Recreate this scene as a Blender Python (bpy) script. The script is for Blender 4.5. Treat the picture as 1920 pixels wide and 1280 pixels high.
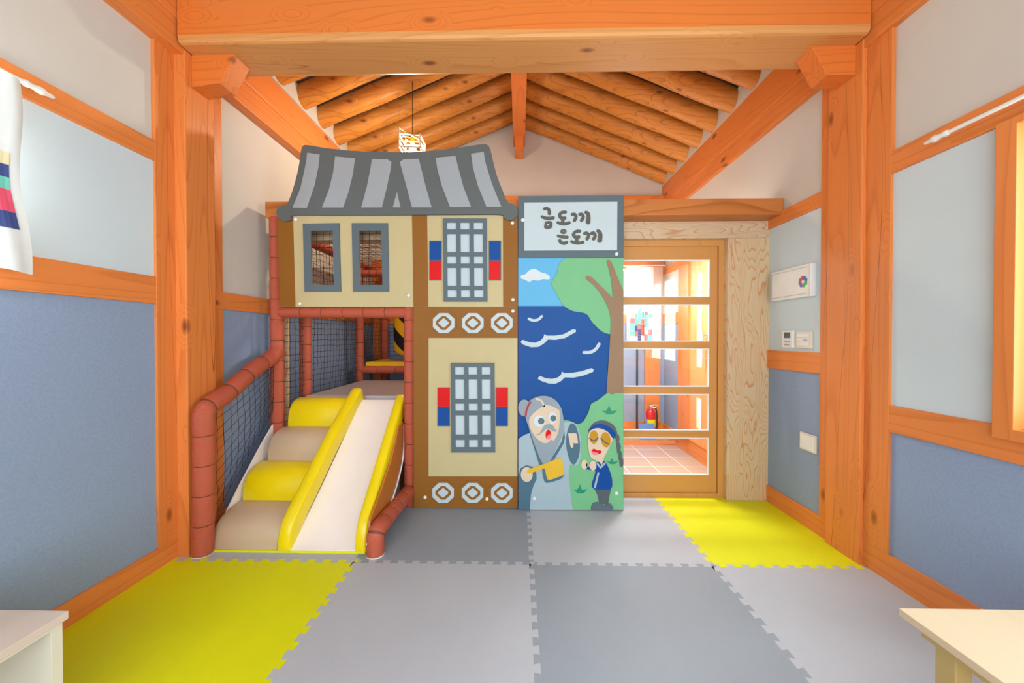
import bpy, bmesh, math, random
from mathutils import Vector, Matrix
from mathutils.geometry import tessellate_polygon
random.seed(7)
C = bpy.context.scene.collection
for o in list(bpy.data.objects): bpy.data.objects.remove(o)
# ------------------------------------------------------------------ camera
EYE = 1.26; FPX = 700.0; YAW = 13.5/700; PIT = 7/700.0
cam = bpy.data.cameras.new('camera'); co = bpy.data.objects.new('camera', cam); C.objects.link(co)
co.location = (0, 0, EYE); co.rotation_euler = (math.pi/2-PIT, 0, YAW)
cam.sensor_width = 36; cam.lens = 36*FPX/1920; cam.clip_start = .02
sc = bpy.context.scene; sc.camera = co
sc.view_settings.view_transform = 'Standard'; sc.view_settings.look = 'None'
sc.view_settings.exposure = 0.0; sc.view_settings.gamma = 1
sc.view_settings.use_curve_mapping = False
# ------------------------------------------------------------------ world and daylight
w = bpy.data.worlds.new('world'); sc.world = w; w.use_nodes = True
w.node_tree.nodes['Background'].inputs[0].default_value = (.86, .93, 1, 1)
w.node_tree.nodes['Background'].inputs[1].default_value = 1.2
def area(name, loc, rot, sx, sy, power, col=(1, 1, 1)):
    l = bpy.data.lights.new(name, 'AREA'); l.shape = 'RECTANGLE'; l.size = sx; l.size_y = sy
    l.energy = power; l.color = col
    o = bpy.data.objects.new(name, l); C.objects.link(o); o.location = loc; o.rotation_euler = rot
    return o
H90 = math.pi/2
area('daylight_patio_door', (0, -1.72, 1.5), (H90, 0, 0), 3.5, 2.3, 122, (.90, .96, 1))
area('daylight_right_window', (2.12, .7, 1.5), (0, H90, 0), 1.15, 1.45, 44, (.92, .97, 1))
area('daylight_left_window', (-2.15, .7, 1.9), (0, -H90, 0), .58, 1.1, 125, (.90, .97, 1))
area('daylight_entrance_door', (2.1, 3.75, 1.3), (0, H90, 0), 1.9, .8, 120, (1, .98, .96))
area('daylight_rear_window', (1.45, 5.2, 1.9), (-H90, 0, 0), .8, .6, 30, (1, 1, 1))
# ------------------------------------------------------------------ photograph -> plane helpers
def _ray(px, py):
    f = Vector((-math.sin(YAW)*math.cos(PIT), math.cos(YAW)*math.cos(PIT), -math.sin(PIT)))
    r = Vector((math.cos(YAW), math.sin(YAW), 0)); u = r.cross(f)
    return f + r*((px-960)/FPX) + u*((640-py)/FPX)
def onY(p, Y):
    d = _ray(*p); t = Y/d.y; return (d.x*t, EYE+d.z*t)
def onX(p, X):
    d = _ray(*p); t = X/d.x; return (d.y*t, EYE+d.z*t)
def zm(x0, y0, s, pts): return [(x0+a/s, y0+b/s) for a, b in pts]
# ------------------------------------------------------------------ materials
def lin(c): return tuple(((v/255)/12.92 if v/255 <= .04045 else ((v/255+.055)/1.055)**2.4) for v in c)+(1,)
def newmat(name, rough=.6, spec=.5):
    m = bpy.data.materials.new(name); m.use_nodes = True
    b = m.node_tree.nodes['Principled BSDF']; b.inputs['Roughness'].default_value = rough
    b.inputs['Specular IOR Level'].default_value = spec
    return m, m.node_tree.nodes, m.node_tree.links, b
def flat(name, c, rough=.55, spec=.5, var=.04, scale=6, bump=0, bscale=200, metal=0):
    m, n, l, b = newmat(name, rough, spec); c = lin(c)
    tc = n.new('ShaderNodeTexCoord'); ns = n.new('ShaderNodeTexNoise'); ns.inputs['Scale'].default_value = scale
    ns.inputs['Detail'].default_value = 4; l.new(tc.outputs['Object'], ns.inputs['Vector'])
    r = n.new('ShaderNodeValToRGB'); r.color_ramp.elements[0].position = .3; r.color_ramp.elements[1].position = .7
    r.color_ramp.elements[0].color = tuple(v*(1-var) for v in c[:3])+(1,)
    r.color_ramp.elements[1].color = tuple(min(1, v*(1+var)) for v in c[:3])+(1,)
    l.new(ns.outputs['Fac'], r.inputs['Fac']); l.new(r.outputs['Color'], b.inputs['Base Color'])
    b.inputs['Metallic'].default_value = metal
    if bump:
        n2 = n.new('ShaderNodeTexNoise'); n2.inputs['Scale'].default_value = bscale; l.new(tc.outputs['Object'], n2.inputs['Vector'])
        bp = n.new('ShaderNodeBump'); bp.inputs['Strength'].default_value = bump; bp.inputs['Distance'].default_value = .002
        l.new(n2.outputs['Fac'], bp.inputs['Height']); l.new(bp.outputs['Normal'], b.inputs['Normal'])
    return m
def wood(name, base, dark, axis='z', rings=14, freq=2.2, stretch=.1, knots=True, rough=.45, amt=.55, seed=0, kscale=5.5, kr_=1.0):
    m, n, l, b = newmat(name, rough, .4)
    tc = n.new('ShaderNodeTexCoord'); mp = n.new('ShaderNodeMapping'); l.new(tc.outputs['Object'], mp.inputs['Vector'])
    s = [1, 1, 1]; s['xyz'.index(axis)] = stretch; mp.inputs['Scale'].default_value = s
    mp.inputs['Location'].default_value = (seed*1.7, seed*2.3, seed*.9)
    ns = n.new('ShaderNodeTexNoise'); ns.inputs['Scale'].default_value = freq; ns.inputs['Detail'].default_value = 2
    ns.inputs['Roughness'].default_value = .45
    l.new(mp.outputs[0], ns.inputs['Vector'])
    # knots bend the rings
    mk = n.new('ShaderNodeMapping'); l.new(tc.outputs['Object'], mk.inputs['Vector'])
    sk = [1, 1, 1]; sk['xyz'.index(axis)] = .45; mk.inputs['Scale'].default_value = sk
    mk.inputs['Location'].default_value = (seed*3.1+.3, seed*1.3+.2, seed*.7)
    vo = n.new('ShaderNodeTexVoronoi'); vo.inputs['Scale'].default_value = kscale; l.new(mk.outputs[0], vo.inputs['Vector'])
    kr = n.new('ShaderNodeMapRange'); kr.inputs['From Min'].default_value = 0; kr.inputs['From Max'].default_value = .34
    kr.inputs['To Min'].default_value = .16 if knots else 0; kr.inputs['To Max'].default_value = 0; l.new(vo.outputs['Distance'], kr.inputs['Value'])
    ad = n.new('ShaderNodeMath'); ad.operation = 'ADD'; l.new(ns.outputs['Fac'], ad.inputs[0]); l.new(kr.outputs[0], ad.inputs[1])
    mu = n.new('ShaderNodeMath'); mu.operation = 'MULTIPLY'; mu.inputs[1].default_value = rings; l.new(ad.outputs[0], mu.inputs[0])
    fr = n.new('ShaderNodeMath'); fr.operation = 'FRACT'; l.new(mu.outputs[0], fr.inputs[0])
    rp = n.new('ShaderNodeValToRGB'); e = rp.color_ramp.elements
    e[0].position = 0; e[0].color = (0, 0, 0, 1); e[1].position = .72; e[1].color = (.18, .18, .18, 1)
    x = e.new(.93); x.color = (1, 1, 1, 1); x = e.new(1); x.color = (0, 0, 0, 1)
    l.new(fr.outputs[0], rp.inputs['Fac'])
    # fine fibre
    mf = n.new('ShaderNodeMapping'); l.new(tc.outputs['Object'], mf.inputs['Vector'])
    sf = [60, 60, 60]; sf['xyz'.index(axis)] = 1.5; mf.inputs['Scale'].default_value = sf
    nf = n.new('ShaderNodeTexNoise'); nf.inputs['Scale'].default_value = 1; nf.inputs['Detail'].default_value = 3; l.new(mf.outputs[0], nf.inputs['Vector'])
    # broad tone patches
    nb = n.new('ShaderNodeTexNoise'); nb.inputs['Scale'].default_value = 1.6; l.new(mp.outputs[0], nb.inputs['Vector'])
    m1 = n.new('ShaderNodeMath'); m1.operation = 'MULTIPLY'; m1.inputs[1].default_value = amt; l.new(rp.outputs['Color'], m1.inputs[0])
    m2 = n.new('ShaderNodeMath'); m2.operation = 'MULTIPLY_ADD'; m2.inputs[1].default_value = .35; l.new(nf.outputs['Fac'], m2.inputs[0]); l.new(m1.outputs[0], m2.inputs[2])
    m3 = n.new('ShaderNodeMath'); m3.operation = 'MULTIPLY_ADD'; m3.inputs[1].default_value = .42; l.new(nb.outputs['Fac'], m3.inputs[0]); l.new(m2.outputs[0], m3.inputs[2])
    m4 = n.new('ShaderNodeMath'); m4.operation = 'SUBTRACT'; m4.inputs[1].default_value = .38; m4.use_clamp = True; l.new(m3.outputs[0], m4.inputs[0])
    mx = n.new('ShaderNodeMix'); mx.data_type = 'RGBA'; mx.inputs['A'].default_value = lin(base); mx.inputs['B'].default_value = lin(dark)
    l.new(m4.outputs[0], mx.inputs['Factor'])
    out = mx.outputs['Result']
    if knots:
        k2 = n.new('ShaderNodeMapRange'); k2.inputs['From Min'].default_value = .05*kr_; k2.inputs['From Max'].default_value = .14*kr_
        k2.inputs['To Min'].default_value = .8; k2.inputs['To Max'].default_value = 0; l.new(vo.outputs['Distance'], k2.inputs['Value'])
        mk2 = n.new('ShaderNodeMix'); mk2.data_type = 'RGBA'; mk2.inputs['B'].default_value = lin((105, 45, 18))
        l.new(k2.outputs[0], mk2.inputs['Factor']); l.new(out, mk2.inputs['A']); out = mk2.outputs['Result']
    if knots:
        mc = n.new('ShaderNodeMapping'); l.new(tc.outputs['Object'], mc.inputs['Vector'])
        s_ = [4.5, 4.5, 4.5]; s_['xyz'.index(axis)] = .16; mc.inputs['Scale'].default_value = s_; mc.inputs['Location'].default_value = (seed*.83, seed*.57, seed*.31)
        nc = n.new('ShaderNodeTexNoise'); nc.inputs['Scale'].default_value = 1; nc.inputs['Detail'].default_value = 1; nc.inputs['Roughness'].default_value = .2; l.new(mc.outputs[0], nc.inputs['Vector'])
        s1 = n.new('ShaderNodeMath'); s1.operation = 'SUBTRACT'; s1.inputs[1].default_value = .5; l.new(nc.outputs['Fac'], s1.inputs[0])
        s2 = n.new('ShaderNodeMath'); s2.operation = 'ABSOLUTE'; l.new(s1.outputs[0], s2.inputs[0])
        s3 = n.new('ShaderNodeMapRange'); s3.inputs['From Min'].default_value = .0004; s3.inputs['From Max'].default_value = .0014; s3.inputs['To Min'].default_value = .7; s3.inputs['To Max'].default_value = 0; l.new(s2.outputs[0], s3.inputs['Value'])
        nm = n.new('ShaderNodeMapRange'); nm.inputs['From Min'].default_value = .48; nm.inputs['From Max'].default_value = .54; l.new(nb.outputs['Fac'], nm.inputs['Value'])
        s4 = n.new('ShaderNodeMath'); s4.operation = 'MULTIPLY'; l.new(s3.outputs[0], s4.inputs[0]); l.new(nm.outputs[0], s4.inputs[1])
        mc2 = n.new('ShaderNodeMix'); mc2.data_type = 'RGBA'; mc2.inputs['B'].default_value = lin((92, 42, 16))
        l.new(s4.outputs[0], mc2.inputs['Factor']); l.new(out, mc2.inputs['A']); out = mc2.outputs['Result']
    l.new(out, b.inputs['Base Color'])
    bp = n.new('ShaderNodeBump'); bp.inputs['Strength'].default_value = .15; bp.inputs['Distance'].default_value = .002
    l.new(nf.outputs['Fac'], bp.inputs['Height']); l.new(bp.outputs['Normal'], b.inputs['Normal'])
    return m
OR = (228, 137, 68); ORD = (192, 98, 42)
M = {}
for ax in 'xyz':
    M['wood_'+ax] = wood('orange_pine_'+ax, OR, ORD, ax, rings=30, freq=2.0, stretch=.07, amt=.42, seed='xyz'.index(ax)+1)
M['log'] = wood('log_pine', (212, 144, 62), (132, 66, 20), 'x', rings=14, freq=3.2, stretch=.16, seed=5, amt=.45, kscale=8.5, rough=.42, kr_=1.25)
M['beam'] = wood('beam_pine', (222, 124, 52), (178, 84, 34), 'x', rings=30, freq=2.0, stretch=.07, seed=7, amt=.42)
M['beam_pale'] = wood('beam_sapwood', (212, 152, 88), (184, 112, 58), 'x', rings=30, freq=2.0, stretch=.07, seed=7, amt=.42)
M['beam_end'] = wood('bracket_pine', (214, 148, 84), (170, 98, 48), 'y', rings=8, seed=4, knots=False)
M['weathered'] = wood('weathered_pine', (208, 188, 152), (200, 124, 62), 'z', rings=34, freq=4.5, stretch=.22, knots=False, rough=.6, amt=.8, seed=3)
M['weathered_x'] = wood('weathered_pine_lintel', (208, 188, 156), (180, 124, 74), 'x', rings=34, freq=4.5, stretch=.18, knots=False, rough=.6, amt=.75, seed=9)
M['top_beam'] = wood('brown_pine_beam', (196, 122, 58), (142, 76, 30), 'x', rings=18, freq=2.2, stretch=.14, knots=False, amt=.6, seed=6)
M['door_x'] = wood('door_oak_rail', (206, 148, 80), (178, 112, 48), 'x', rings=6, knots=False, amt=.25, seed=2, stretch=.03)
M['door_z'] = wood('door_oak_stile', (206, 148, 80), (178, 112, 48), 'z', rings=6, knots=False, amt=.25, seed=2, stretch=.03)
M['entry'] = wood('entrance_door_pine', (240, 160, 96), (214, 120, 62), 'z', rings=8, knots=False, amt=.35, seed=8)
M['floorwood'] = wood('floorboard', (190, 140, 90), (150, 100, 60), 'y', rings=8, knots=False, seed=2)
M['plaster'] = flat('white_plaster', (208, 207, 200), .85, .2, .02, 3)
M['panel_white'] = flat('white_wallpaper', (204, 222, 230), .7, .2, .015, 3, .15, 350)
M['panel_blue'] = flat('blue_fabric_paper', (142, 161, 191), .8, .2, .06, 90, .3, 400)
M['deck'] = flat('roof_deck_plaster', (170, 168, 160), .9, .2)
M['foam_red'], n, l, b = newmat('brick_red_vinyl_foam', .42, .5)
def foam_nodes(n, l, b, col):
    tc = n.new('ShaderNodeTexCoord'); sp = n.new('ShaderNodeSeparateXYZ'); l.new(tc.outputs['UV'], sp.inputs[0])
    outs = []
    for i, fq in ((0, 75*2*math.pi/2), (1, 190*2*math.pi/2)):
        a = n.new('ShaderNodeMath'); a.operation = 'MULTIPLY'; a.inputs[1].default_value = fq; l.new(sp.outputs[i], a.inputs[0])
        s = n.new('ShaderNodeMath'); s.operation = 'SINE'; l.new(a.outputs[0], s.inputs[0])
        q = n.new('ShaderNodeMath'); q.operation = 'ABSOLUTE'; l.new(s.outputs[0], q.inputs[0]); outs.append(q)
    mn = n.new('ShaderNodeMath'); mn.operation = 'MINIMUM'; l.new(outs[0].outputs[0], mn.inputs[0]); l.new(outs[1].outputs[0], mn.inputs[1])
    bp = n.new('ShaderNodeBump'); bp.inputs['Strength'].default_value = .55; bp.inputs['Distance'].default_value = .003
    l.new(mn.outputs[0], bp.inputs['Height']); l.new(bp.outputs['Normal'], b.inputs['Normal'])
    mx = n.new('ShaderNodeMix'); mx.data_type = 'RGBA'; c = lin(col); mx.inputs['A'].default_value = tuple(v*.72 for v in c[:3])+(1,); mx.inputs['B'].default_value = c
    l.new(mn.outputs[0], mx.inputs['Factor']); l.new(mx.outputs['Result'], b.inputs['Base Color'])
foam_nodes(n, l, b, (206, 98, 70))
M['seam'] = flat('foam_seam', (110, 62, 34), .6)
M['yellow_vinyl'] = flat('yellow_vinyl', (236, 212, 8), .3, .5, .03)
M['yellow_pad'] = flat('ochre_yellow_vinyl', (232, 184, 14), .35, .5, .03)
M['taupe'] = flat('taupe_vinyl', (200, 176, 146), .38, .5, .03)
M['cream_vinyl'] = flat('cream_vinyl', (242, 234, 230), .35, .5, .02)
M['grey_vinyl'] = flat('grey_vinyl_deck', (186, 178, 182), .4, .5, .02)
M['orange_board'] = flat('orange_brown_vinyl', (190, 118, 46), .4)
M['net'] = flat('black_net_cord', (16, 18, 24), .8)
M['beige'] = flat('beige_board', (194, 182, 138), .5, .2, .02)
M['brown'] = flat('brown_board', (142, 94, 34), .5, .2, .02)
M['slate'] = flat('slate_grey_board', (92, 108, 116), .5, .2, .02)
M['roof_slate'] = flat('roof_grey_board', (96, 104, 105), .5, .2, .02)
M['pale'] = flat('pale_grey_board', (156, 166, 172), .5, .2, .02)
M['ice'] = flat('ice_white_board', (188, 206, 212), .5, .2, .02)
M['blue'] = flat('blue_board', (8, 72, 150), .45, .2, .02)
M['navy'] = flat('sea_blue_board', (8, 76, 148), .45, .2, .03)
M['red'] = flat('red_board', (212, 6, 6), .45, .2)
M['sky'] = flat('sky_blue_board', (96, 176, 220), .5, .2, .02)
M['leaf'] = flat('leaf_green_board', (116, 184, 134), .5, .2, .02)
M['tuft'] = flat('grass_green_board', (8, 138, 104), .5)
M['trunk'] = flat('trunk_brown_board', (146, 120, 94), .5, .2)
M['skin'] = flat('skin_board', (214, 196, 170), .5, .2)
M['hair'] = flat('hair_grey_board', (142, 158, 168), .5, .2)
M['robe'] = flat('robe_pale_board', (160, 182, 190), .5, .2)
M['robe_dark'] = flat('robe_slate_board', (76, 110, 128), .5, .2)
M['eyewhite'] = flat('eye_white_board', (204, 218, 224), .4, .2)
M['pupil'] = flat('pupil_grey_board', (84, 104, 108), .5)
M['pink'] = flat('pink_board', (226, 130, 150), .5, .2)
M['crimson'] = flat('crimson_board', (176, 28, 42), .5)
M['gold'] = flat('gold_board', (220, 180, 52), .4, .2)
M['ochre'] = flat('ochre_board', (192, 142, 32), .5, .2)
M['charcoal'] = flat('charcoal_board', (78, 88, 94), .5)
M['letter'] = flat('letter_grey_board', (92, 92, 84), .5, .2)
M['white_plastic'] = flat('white_plastic', (232, 236, 234), .35)
M['cream_plastic'] = flat('cream_plastic', (226, 220, 206), .35)
M['lcd'] = flat('lcd_grey', (90, 98, 104), .3)
M['line'] = flat('button_grey', (170, 176, 180), .4)
M['mat_yellow'] = flat('yellow_eva_mat', (224, 228, 10), .55, .3, .02, 4, .35, 260)
M['mat_light'] = flat('light_grey_eva_mat', (184, 190, 198), .5, .3, .02, 4, .35, 260)
M['mat_mid'] = flat('mid_grey_eva_mat', (148, 158, 168), .5, .3, .02, 4, .35, 260)
M['cloth'] = flat('white_cotton', (232, 240, 240), .9, .1)
M['shelf'] = wood('cream_wood', (216, 204, 190), (200, 186, 166), 'y', rings=5, knots=False, amt=.25)
M['shelf_white'] = flat('cream_white_paint', (222, 224, 206), .5)
M['pine_pale'] = wood('pale_pine', (216, 202, 170), (196, 178, 136), 'y', rings=5, knots=False, amt=.2, seed=4)
M['olive_edge'] = flat('pale_olive_edge', (190, 172, 112), .5)
M['metal'] = flat('steel', (190, 192, 194), .3, .5, .02, metal=.8)
M['black'] = flat('black_plastic', (24, 24, 26), .4)
M['ext_red'] = flat('extinguisher_red', (206, 18, 30), .3)
M['dust_blue'] = flat('blue_plastic', (96, 140, 214), .4)
for k, c in dict(e_red=(200, 60, 66), e_blue=(50, 104, 190), e_green=(70, 180, 70), e_purple=(120, 100, 160)).items(): M[k] = flat('emblem_'+k[2:], c, .4)
for k, c in dict(c_cream=(232, 226, 178), c_navy=(74, 88, 146), c_teal=(120, 214, 196), c_pink=(236, 96, 122), c_rose=(214, 130, 140), c_brown=(176, 104, 90), c_aqua=(120, 200, 216)).items():
    M[k] = flat('cotton_'+k[2:], c, .9, .1)
def glass_mat():
    m, n, l, b = newmat('clear_glass', .02)
    n.remove(b); out = n['Material Output']
    t = n.new('ShaderNodeBsdfTransparent'); t.inputs[0].default_value = (.97, .98, .98, 1)
    g = n.new('ShaderNodeBsdfGlossy'); g.inputs['Roughness'].default_value = .02
    mx = n.new('ShaderNodeMixShader'); mx.inputs[0].default_value = .06
    l.new(t.outputs[0], mx.inputs[1]); l.new(g.outputs[0], mx.inputs[2]); l.new(mx.outputs[0], out.inputs['Surface']); return m
M['glass'] = glass_mat()
def sheer_mat():
    m, n, l, b = newmat('sheer_white', .9)
    out = n['Material Output']; t = n.new('ShaderNodeBsdfTranslucent'); t.inputs[0].default_value = (.95, .96, .97, 1)
    mx = n.new('ShaderNodeMixShader'); mx.inputs[0].default_value = .6; b.inputs['Base Color'].default_value = (.85, .87, .88, 1)
    l.new(b.outputs[0], mx.inputs[1]); l.new(t.outputs[0], mx.inputs[2]); l.new(mx.outputs[0], out.inputs['Surface']); return m
M['sheer'] = sheer_mat()
def emit_mat(name, col, s):
    m, n, l, b = newmat(name); b.inputs['Emission Color'].default_value = lin(col); b.inputs['Emission Strength'].default_value = s; return m
M['bulb'] = emit_mat('lit_bulb', (255, 244, 220), 14)
def tile_mat():
    m, n, l, b = newmat('pinkish_floor_tile', .35)
    tc = n.new('ShaderNodeTexCoord'); bk = n.new('ShaderNodeTexBrick'); bk.offset = 0
    bk.inputs['Color1'].default_value = lin((176, 156, 146)); bk.inputs['Color2'].default_value = lin((168, 148, 140)); bk.inputs['Mortar'].default_value = lin((236, 226, 218))
    bk.inputs['Scale'].default_value = 1; bk.inputs['Brick Width'].default_value = .3; bk.inputs['Row Height'].default_value = .3; bk.inputs['Mortar Size'].default_value = .005
    l.new(tc.outputs['Object'], bk.inputs['Vector']); l.new(bk.outputs['Color'], b.inputs['Base Color']); return m
M['tile'] = tile_mat()
def stripe_mat():
    m, n, l, b = newmat('yellow_black_stripes', .4)
    tc = n.new('ShaderNodeTexCoord'); sp = n.new('ShaderNodeSeparateXYZ'); l.new(tc.outputs['UV'], sp.inputs[0])
    a = n.new('ShaderNodeMath'); a.operation = 'ADD'; l.new(sp.outputs[0], a.inputs[0]); l.new(sp.outputs[1], a.inputs[1])
    q = n.new('ShaderNodeMath'); q.operation = 'MULTIPLY'; q.inputs[1].default_value = 3.0; l.new(a.outputs[0], q.inputs[0])
    f = n.new('ShaderNodeMath'); f.operation = 'FRACT'; l.new(q.outputs[0], f.inputs[0])
    g = n.new('ShaderNodeMath'); g.operation = 'GREATER_THAN'; g.inputs[1].default_value = .5; l.new(f.outputs[0], g.inputs[0])
    mx = n.new('ShaderNodeMix'); mx.data_type = 'RGBA'; mx.inputs['A'].default_value = lin((244, 186, 20)); mx.inputs['B'].default_value = lin((22, 24, 26))
    l.new(g.outputs[0], mx.inputs['Factor']); l.new(mx.outputs['Result'], b.inputs['Base Color']); return m
M['stripes'] = stripe_mat()
# ------------------------------------------------------------------ mesh helpers
class B:
    def __init__(s): s.v = []; s.f = []; s.mi = []; s.uv = []; s.m = 0
    def add(s, vs, fs, uvs=None):
        k = len(s.v); s.v += [Vector(p) for p in vs]
        for i, f in enumerate(fs):
            s.f.append([k+a for a in f]); s.mi.append(s.m); s.uv.append(uvs[i] if uvs else None)
        return s
    def box(s, x0, x1, y0, y1, z0, z1):
        x0, x1 = sorted((x0, x1)); y0, y1 = sorted((y0, y1)); z0, z1 = sorted((z0, z1))
        return s.add([(x0, y0, z0), (x1, y0, z0), (x1, y1, z0), (x0, y1, z0), (x0, y0, z1), (x1, y0, z1), (x1, y1, z1), (x0, y1, z1)],
              [(0, 3, 2, 1), (4, 5, 6, 7), (0, 1, 5, 4), (1, 2, 6, 5), (2, 3, 7, 6), (3, 0, 4, 7)])
    def prism(s, loops, a0, a1, axis):
        """loops in the plane across `axis`: y -> (x,z), x -> (y,z), z -> (x,y); first loop is the outline, the rest holes"""
        loops = [list(l) for l in loops]
        flat_ = [p for l in loops for p in l]; n = len(flat_)
        tris = tessellate_polygon([[Vector((p[0], p[1], 0)) for p in l] for l in loops])
        def P(p, a): return (p[0], a, p[1]) if axis == 'y' else ((a, p[0], p[1]) if axis == 'x' else (p[0], p[1], a))
        vs = [P(p, a0) for p in flat_]+[P(p, a1) for p in flat_]; fs = []
        for t in tris:
            p = [flat_[i] for i in t]
            ar = (p[1][0]-p[0][0])*(p[2][1]-p[0][1])-(p[2][0]-p[0][0])*(p[1][1]-p[0][1])
            if ar < 0: t = t[::-1]
            fs.append(tuple(t)); fs.append(tuple(i+n for i in reversed(t)))
        k = 0
        for l in loops:
            c = len(l)
            for i in range(c): fs.append((k+i, k+(i+1) % c, k+(i+1) % c+n, k+i+n))
            k += c
        return s.add(vs, fs)
    def tube(s, pts, r, seg=12, caps=True, rf=None, uvs=1.0):
        pts = [Vector(p) for p in pts]; n = len(pts); rings = []; d = 0; up = None; base = len(s.v); vs = []; L = []
        for i, p in enumerate(pts):
            t = (pts[min(i+1, n-1)]-pts[max(i-1, 0)]).normalized()
            if up is None:
                up = Vector((0, 0, 1)) if abs(t.z) < .9 else Vector((0, 1, 0))
            a = t.cross(up).normalized(); up = a.cross(t).normalized()
            if i: d += (p-pts[i-1]).length
            L.append(d); rr = rf[i] if rf else r
            for k in range(seg):
                th = 2*math.pi*k/seg; vs.append(p+(a*math.cos(th)+up*math.sin(th))*rr)
        fs = []; uv = []
        for i in range(n-1):
            for k in range(seg):
                k2 = (k+1) % seg; fs.append((i*seg+k, i*seg+k2, (i+1)*seg+k2, (i+1)*seg+k))
                u0, u1 = k/seg*uvs, (k+1)/seg*uvs; uv.append(((u0, L[i]), (u1, L[i]), (u1, L[i+1]), (u0, L[i+1])))
        if caps:
            fs.append(tuple(reversed(range(seg)))); uv.append(None); fs.append(tuple((n-1)*seg+k for k in range(seg))); uv.append(None)
        return s.add(vs, fs, uv)
    def lathe(s, prof, c, axis='z', seg=20):
        vs = []; fs = []; n = len(prof); c = Vector(c)
        for r, h in prof:
            for k in range(seg):
                th = 2*math.pi*k/seg; a, b_ = r*math.cos(th), r*math.sin(th)
                vs.append(c+Vector({'z': (a, b_, h), 'y': (a, h, -b_), 'x': (h, a, b_)}[axis]))
        uv = []
        for i in range(n-1):
            for k in range(seg):
                k2 = (k+1) % seg; fs.append((i*seg+k, i*seg+k2, (i+1)*seg+k2, (i+1)*seg+k))
                uv.append(((k/seg, prof[i][1]), ((k+1)/seg, prof[i][1]), ((k+1)/seg, prof[i+1][1]), (k/seg, prof[i+1][1])))
        fs.append(tuple(reversed(range(seg)))); uv.append(None); fs.append(tuple((n-1)*seg+k for k in range(seg))); uv.append(None)
        return s.add(vs, fs, uv)
    def loft(s, secs, caps=True):
        n = len(secs[0]); vs = [p for q in secs for p in q]; fs = []
        for i in range(len(secs)-1):
            for k in range(n): fs.append((i*n+k, i*n+(k+1) % n, (i+1)*n+(k+1) % n, (i+1)*n+k))
        if caps: fs.append(tuple(reversed(range(n)))); fs.append(tuple((len(secs)-1)*n+k for k in range(n)))
        return s.add(vs, fs)
def root_loc(o):
    while o.parent: o = o.parent
    return o.location
def obj(name, b, mat, parent=None, bevel=0, smooth=False, label=None, cat=None, group=None, kind=None):
    me = bpy.data.meshes.new(name)
    if parent: loc = Vector(root_loc(parent))
    else:
        xs = [v.x for v in b.v]; ys = [v.y for v in b.v]; zs = [v.z for v in b.v]
        loc = Vector(((min(xs)+max(xs))/2, (min(ys)+max(ys))/2, min(zs)))
    me.from_pydata([tuple(v-loc) for v in b.v], [], b.f)
    mats = mat if isinstance(mat, (list, tuple)) else [mat]
    for m in mats: me.materials.append(M[m] if isinstance(m, str) else m)
    for i, p in enumerate(me.polygons): p.material_index = b.mi[i]
    if any(b.uv):
        ul = me.uv_layers.new(name='UV')
        for i, p in enumerate(me.polygons):
            if b.uv[i]:
                for j, li in enumerate(p.loop_indices): ul.data[li].uv = b.uv[i][j]
    bm = bmesh.new(); bm.from_mesh(me); bmesh.ops.recalc_face_normals(bm, faces=bm.faces)
    if bevel: bmesh.ops.bevel(bm, geom=[e for e in bm.edges if len(e.link_faces) == 2 and e.calc_face_angle(0) > .5], offset=bevel, segments=2, affect='EDGES', profile=.6)
    bm.to_mesh(me); bm.free()
    if smooth:
        for p in me.polygons: p.use_smooth = True
        try: me.set_sharp_from_angle(angle=.7)
        except Exception: pass
    o = bpy.data.objects.new(name, me); C.objects.link(o)
    if parent: o.parent = parent
    else: o.location = loc
    if label: o['label'] = label
    if cat: o['category'] = cat
    if group: o['group'] = group
    if kind: o['kind'] = kind
    return o
def thing(name, label, cat, loc, group=None, kind=None):
    o = bpy.data.objects.new(name, None); o.empty_display_size = .05; C.objects.link(o); o.location = loc; o['label'] = label
    if cat: o['category'] = cat
    if group: o['group'] = group
    if kind: o['kind'] = kind
    return o
def struct(name, b, mat, parent=None, bevel=0, label=None, **k):
    return obj(name, b, mat, parent, bevel, kind=None if parent else 'structure', label=label, **k)
def smooth_loop(pts, n=5):
    out = []; c = len(pts)
    for i in range(c):
        p0, p1, p2, p3 = pts[i-1], pts[i], pts[(i+1) % c], pts[(i+2) % c]
        for k in range(n):
            t = k/n; out.append(tuple(.5*((2*p1[j])+(-p0[j]+p2[j])*t+(2*p0[j]-5*p1[j]+4*p2[j]-p3[j])*t*t+(-p0[j]+3*p1[j]-3*p2[j]+p3[j])*t**3) for j in (0, 1)))
    return out
def smooth_path(pts, n=6):
    out = []; c = len(pts)
    for i in range(c-1):
        p0, p1, p2, p3 = pts[max(i-1, 0)], pts[i], pts[i+1], pts[min(i+2, c-1)]
        for k in range(n):
            t = k/n; out.append(tuple(.5*((2*p1[j])+(-p0[j]+p2[j])*t+(2*p0[j]-5*p1[j]+4*p2[j]-p3[j])*t*t+(-p0[j]+3*p1[j]-3*p2[j]+p3[j])*t**3) for j in range(len(p1))))
    out.append(tuple(pts[-1])); return out
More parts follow.
